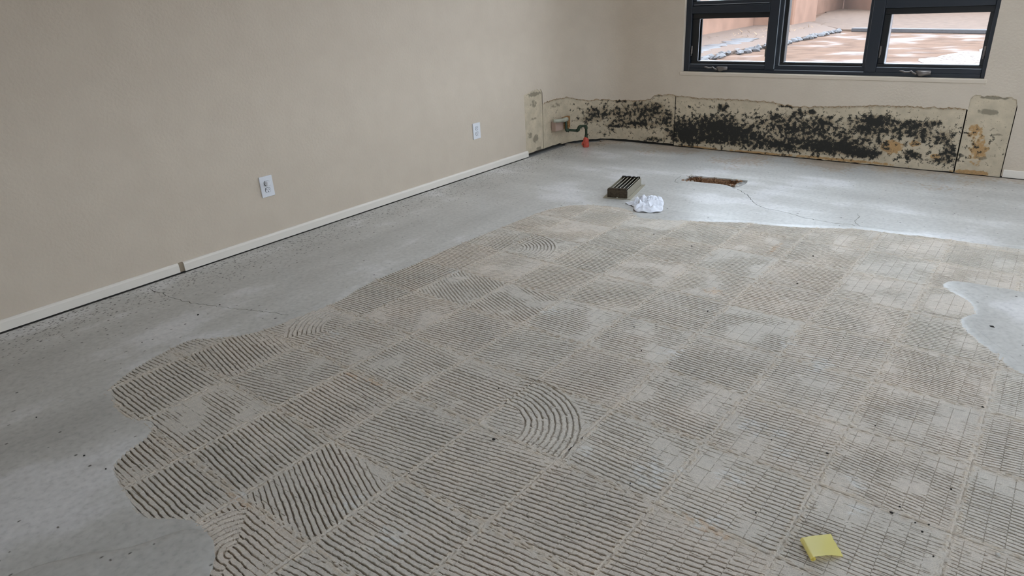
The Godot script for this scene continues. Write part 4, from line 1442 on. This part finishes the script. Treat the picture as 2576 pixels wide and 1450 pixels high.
func build_rag() -> void:
	# crumpled cotton rag: a sheet gathered into folds
	var o := thing("rag", "crumpled white cotton rag lying beside the floor register", "rag", Vector3(-1.90, 0.0137, -3.575))
	var rim := PackedVector2Array([Vector2(-0.125, 0.0), Vector2(-0.09, 0.03), Vector2(-0.04, 0.055), Vector2(-0.015, 0.10), Vector2(0.02, 0.132), Vector2(0.06, 0.128), Vector2(0.10, 0.115), Vector2(0.140, 0.088), Vector2(0.148, 0.04), Vector2(0.115, -0.03), Vector2(0.085, -0.10), Vector2(0.040, -0.165), Vector2(-0.01, -0.178), Vector2(-0.045, -0.150), Vector2(-0.085, -0.135), Vector2(-0.095, -0.09), Vector2(-0.075, -0.05), Vector2(-0.10, -0.025)])
	var crease := noise(9.0, 121, 2)
	var edge := PackedVector2Array()
	for k in rim.size():
		for q in 5:
			edge.append(rim[k].cubic_interpolate(rim[(k + 1) % rim.size()], rim[(k + rim.size() - 1) % rim.size()], rim[(k + 2) % rim.size()], q / 5.0))
	var st := begin(true)
	var rings := 26
	var grid := []
	for r in rings + 1:
		var row := []
		for p in edge:
			var t := float(r) / rings
			var v: Vector2 = p * (1.0 - t)
			# a low dome broken into sharp crossing creases, ruffled where it meets the floor
			var w := v + Vector2(crease.get_noise_2d(v.x * 0.8, v.y * 0.8), crease.get_noise_2d(v.y * 0.8 + 4.0, v.x * 0.8)) * 0.035
			var r1 := 1.0 - absf(crease.get_noise_2d(w.x * 1.1 + w.y * 0.5, w.y * 0.45)) * 2.2
			var r2 := 1.0 - absf(crease.get_noise_2d(w.x * 1.9 + 8.0, w.y * 1.2 - w.x)) * 2.0
			var dome := pow(t, 0.55)
			var h := 0.002 + dome * (0.010 + 0.050 * pow(clampf(r1, 0.0, 1.0), 1.6) + 0.016 * pow(clampf(r2, 0.0, 1.0), 2.0))
			h += (1.0 - t) * 0.006 * (0.5 + 0.5 * sin(atan2(p.y, p.x) * 13.0))
			if v.x < -0.06:
				h *= 0.55
			row.append(Vector3(v.x, h, v.y))
		grid.append(row)
	for r in rings:
		for k in edge.size():
			var k2 := (k + 1) % edge.size()
			if r == rings - 1:
				tri(st, grid[r][k], grid[r][k2], grid[rings][0], Vector3.UP)
			else:
				quad(st, grid[r][k], grid[r][k2], grid[r + 1][k2], grid[r + 1][k], Vector3.UP)
	put("cloth", done(st), M.cloth, o)


func build_pipe() -> void:
	var block := thing("wood_block", "small pale wooden backing block fixed low on the wall by the corner", "block", Vector3(XL, 0.155, -4.90))
	put("plank", box_mesh(Vector3(0, 0.0, -0.035), Vector3(0.030, 0.098, 0.030), 0.002), M.wood, block)
	put("plank", box_mesh(Vector3(0, 0.002, 0.030), Vector3(0.062, 0.096, 0.050), 0.002), M.wood, block)
	put("cleat", box_mesh(Vector3(0.0, 0.004, 0.085), Vector3(0.045, 0.085, 0.205), 0.003), M.block, block).set_meta("label", "pinkish grey cleat board behind the pipe")
	var o := thing("water_pipe", "corroded green copper pipe bending from the wall down to the floor", "pipe", Vector3(-3.151, 0.0, -4.869))
	var b := Vector3(-3.151, 0, -4.869)
	var st := begin(true)
	add_tube(st, rounded([Vector3(-3.345, 0.255, -4.665) - b, Vector3(-3.322, 0.250, -4.70) - b, Vector3(-3.315, 0.246, -4.79) - b], 0.02), 0.0145, 14)
	put("stub_pipe", done(st), M.grey_pipe, o).set_meta("label", "grey plastic pipe stub")
	st = begin(true)
	add_tube(st, [Vector3(-3.315, 0.246, -4.768) - b, Vector3(-3.315, 0.246, -4.822) - b], 0.0185, 14)
	put("coupling", done(st), M.grey_pipe, o)
	st = begin(true)
	add_tube(st, rounded([Vector3(-3.315, 0.244, -4.805) - b, Vector3(-3.312, 0.158, -4.805) - b, Vector3(-3.215, 0.152, -4.840) - b, Vector3(-3.208, 0.190, -4.842) - b, Vector3(-3.151, 0.192, -4.869) - b, Vector3(-3.151, 0.07, -4.869) - b], 0.016), 0.0105, 14)
	put("riser", done(st), M.copper, o)
	for p in [[Vector3(-3.312, 0.166, -4.805), Vector3(-3.306, 0.154, -4.807), Vector3(-3.290, 0.155, -4.812)], [Vector3(-3.228, 0.152, -4.836), Vector3(-3.213, 0.158, -4.841), Vector3(-3.205, 0.180, -4.843), Vector3(-3.190, 0.190, -4.850)], [Vector3(-3.165, 0.192, -4.862), Vector3(-3.153, 0.188, -4.868), Vector3(-3.151, 0.168, -4.869)], [Vector3(-3.151, 0.112, -4.869), Vector3(-3.151, 0.092, -4.869)]]:
		st = begin(true)
		var path := []
		for v in p:
			path.append(v - b)
		add_tube(st, path, 0.0145, 14)
		put("elbow", done(st), M.copper, o)
	# red tape wound round its foot, one tail sticking out
	st = begin(true)
	var wrap := []
	var wide := []
	var rn := noise(30.0, 131, 2)
	for k in 18:
		var t := k / 17.0
		wrap.append(Vector3(rn.get_noise_1d(k) * 0.006 - 0.005 * sin(t * 3.0), 0.0095 + (1.0 - t) * 0.088, rn.get_noise_1d(k + 30.0) * 0.006))
		wide.append(0.013 + 0.013 * sin(pow(t, 0.8) * 2.6) + rn.get_noise_1d(k * 3.0) * 0.004 - (0.008 if k == 17 else 0.0) + (0.004 if k > 13 else 0.0))
	add_tube(st, wrap, wide, 14)
	add_tube(st, [Vector3(-0.016, 0.058, 0.004), Vector3(-0.027, 0.050, 0.008), Vector3(-0.030, 0.036, 0.008), Vector3(-0.018, 0.026, 0.006)], [0.008, 0.013, 0.012, 0.006], 8)
	put("red_tape", done(st), M.red, o).set_meta("label", "red tape wound round the pipe foot")


func build_tape() -> void:
	# scrap of yellow film: rolled at one end, one corner resting on the mortar
	var o := thing("tape_scrap", "curled scrap of glossy yellow film tape lying on the mortar", "tape", Vector3(-0.252, 0.0110, -1.322))
	var ax := Vector3(0.037, 0, 0.045).normalized()      # along the roll
	var out := Vector3(0.050, 0, -0.053).normalized()    # along the flat
	var rows := []
	var prof := []
	for k in 44:
		var t := k / 43.0
		var a := lerpf(5.6, -PI / 2.0 - 0.05, t) - PI
		var r := lerpf(0.0040, 0.0072, t)
		prof.append(Vector2(-sin(a + PI / 2.0 + PI) * 0.0, 0.0))
		var ang := lerpf(-7.4, PI / 2.0, t)
		prof[k] = Vector2(-cos(ang) * r, 0.0075 + sin(ang) * r)
	for k in 30:
		var t := (k + 1) / 30.0
		prof.append(Vector2(0.072 * t, 0.0147 + 0.0012 * sin(t * 3.0)))
	for k in prof.size():
		var row := []
		for q in 15:
			var v := q / 14.0
			var p: Vector2 = prof[k]
			var t := clampf(p.x / 0.072, 0.0, 1.0) if k >= 44 else 0.0
			# the far edge stays up, the near outer corner comes down
			var drop := t * t * (0.0035 + 0.0095 * v)
			var tear := 0.0006 * sin(v * 19.0) + 0.0005 * sin(v * 43.0) + 0.004 * (v - 0.5) if k == prof.size() - 1 else 0.0
			row.append(ax * (v - 0.5) * 0.060 + out * (p.x + tear) + Vector3(0, p.y - drop + 0.0005 * sin(v * 9.0 + t * 8.0) * t, 0))
		rows.append(row)
	var st := begin(true)
	for k in rows.size() - 1:
		for q in 14:
			var n: Vector3 = (rows[k + 1][q] - rows[k][q]).cross(rows[k][q + 1] - rows[k][q])
			quad(st, rows[k][q], rows[k][q + 1], rows[k + 1][q + 1], rows[k + 1][q], -n)
	put("film", done(st), M.tape, o)


const CRUMBS := [-1.133, -1.233, 7, -0.320, -1.720, 5, -0.127, -1.568, 5, -0.047, -1.576, 3, -0.115, -1.603, 3, -0.008, -2.213, 5, -0.966, -1.273, 3, -0.704, -1.295, 3, -1.033, -1.959, 4, -1.351, -3.071, 6, -0.762, -2.866, 5, -1.601, -3.139, 5, -0.025, -1.747, 4, -0.055, -1.541, 3, -0.074, -1.564, 3, -0.466, -1.696, 3, -0.970, -2.399, 4, -1.149, -2.113, 4, -0.021, -1.471, 3, -0.244, -1.933, 3, -2.805, -1.293, 5, -2.790, -1.181, 5, -2.477, -0.446, 4, -2.107, -0.455, 4, -1.982, -0.467, 4, -2.733, -0.912, 4, -0.047, -2.830, 8, -1.190, -1.986, 3, -0.805, -3.237, 5, -1.305, -1.464, 4, -0.394, -1.378, 3]
const CHIPS := [-0.167, -1.344, 5, 0.093, -1.557, 7, -1.498, -0.965, 4, -1.984, -2.522, 5, -2.655, -0.523, 5]


func build_crumbs() -> void:
	for k in range(0, CRUMBS.size(), 3):
		var on_coat: bool = CRUMBS[k] < -2.4 or CRUMBS[k + 1] > -0.47
		var r: float = CRUMBS[k + 2] * 0.001
		var o := put("mortar_crumb", lump(r, 500 + k), M.crumb)
		if on_coat:
			tag(o, "small dark crumb of rubble lying on the smooth grey cement", "crumb", "dark crumbs on the smooth cement")
		else:
			tag(o, "small dark crumb of rubble lying on the ridged mortar", "crumb", "dark crumbs on the ridged mortar")
		o.position = Vector3(CRUMBS[k], (0.0137 if on_coat else 0.0107) + r * 0.35, CRUMBS[k + 1])
		o.rotation.y = k
	for k in range(0, CHIPS.size(), 3):
		var r: float = CHIPS[k + 2] * 0.001
		var o := put("plaster_chip", lump(r, 700 + k), M.chip)
		tag(o, "small off-white plaster chip lying loose on the floor", "chip", "pale chips scattered on the floor")
		o.position = Vector3(CHIPS[k], 0.0109 + r * 0.35, CHIPS[k + 1])
		o.rotation.y = k
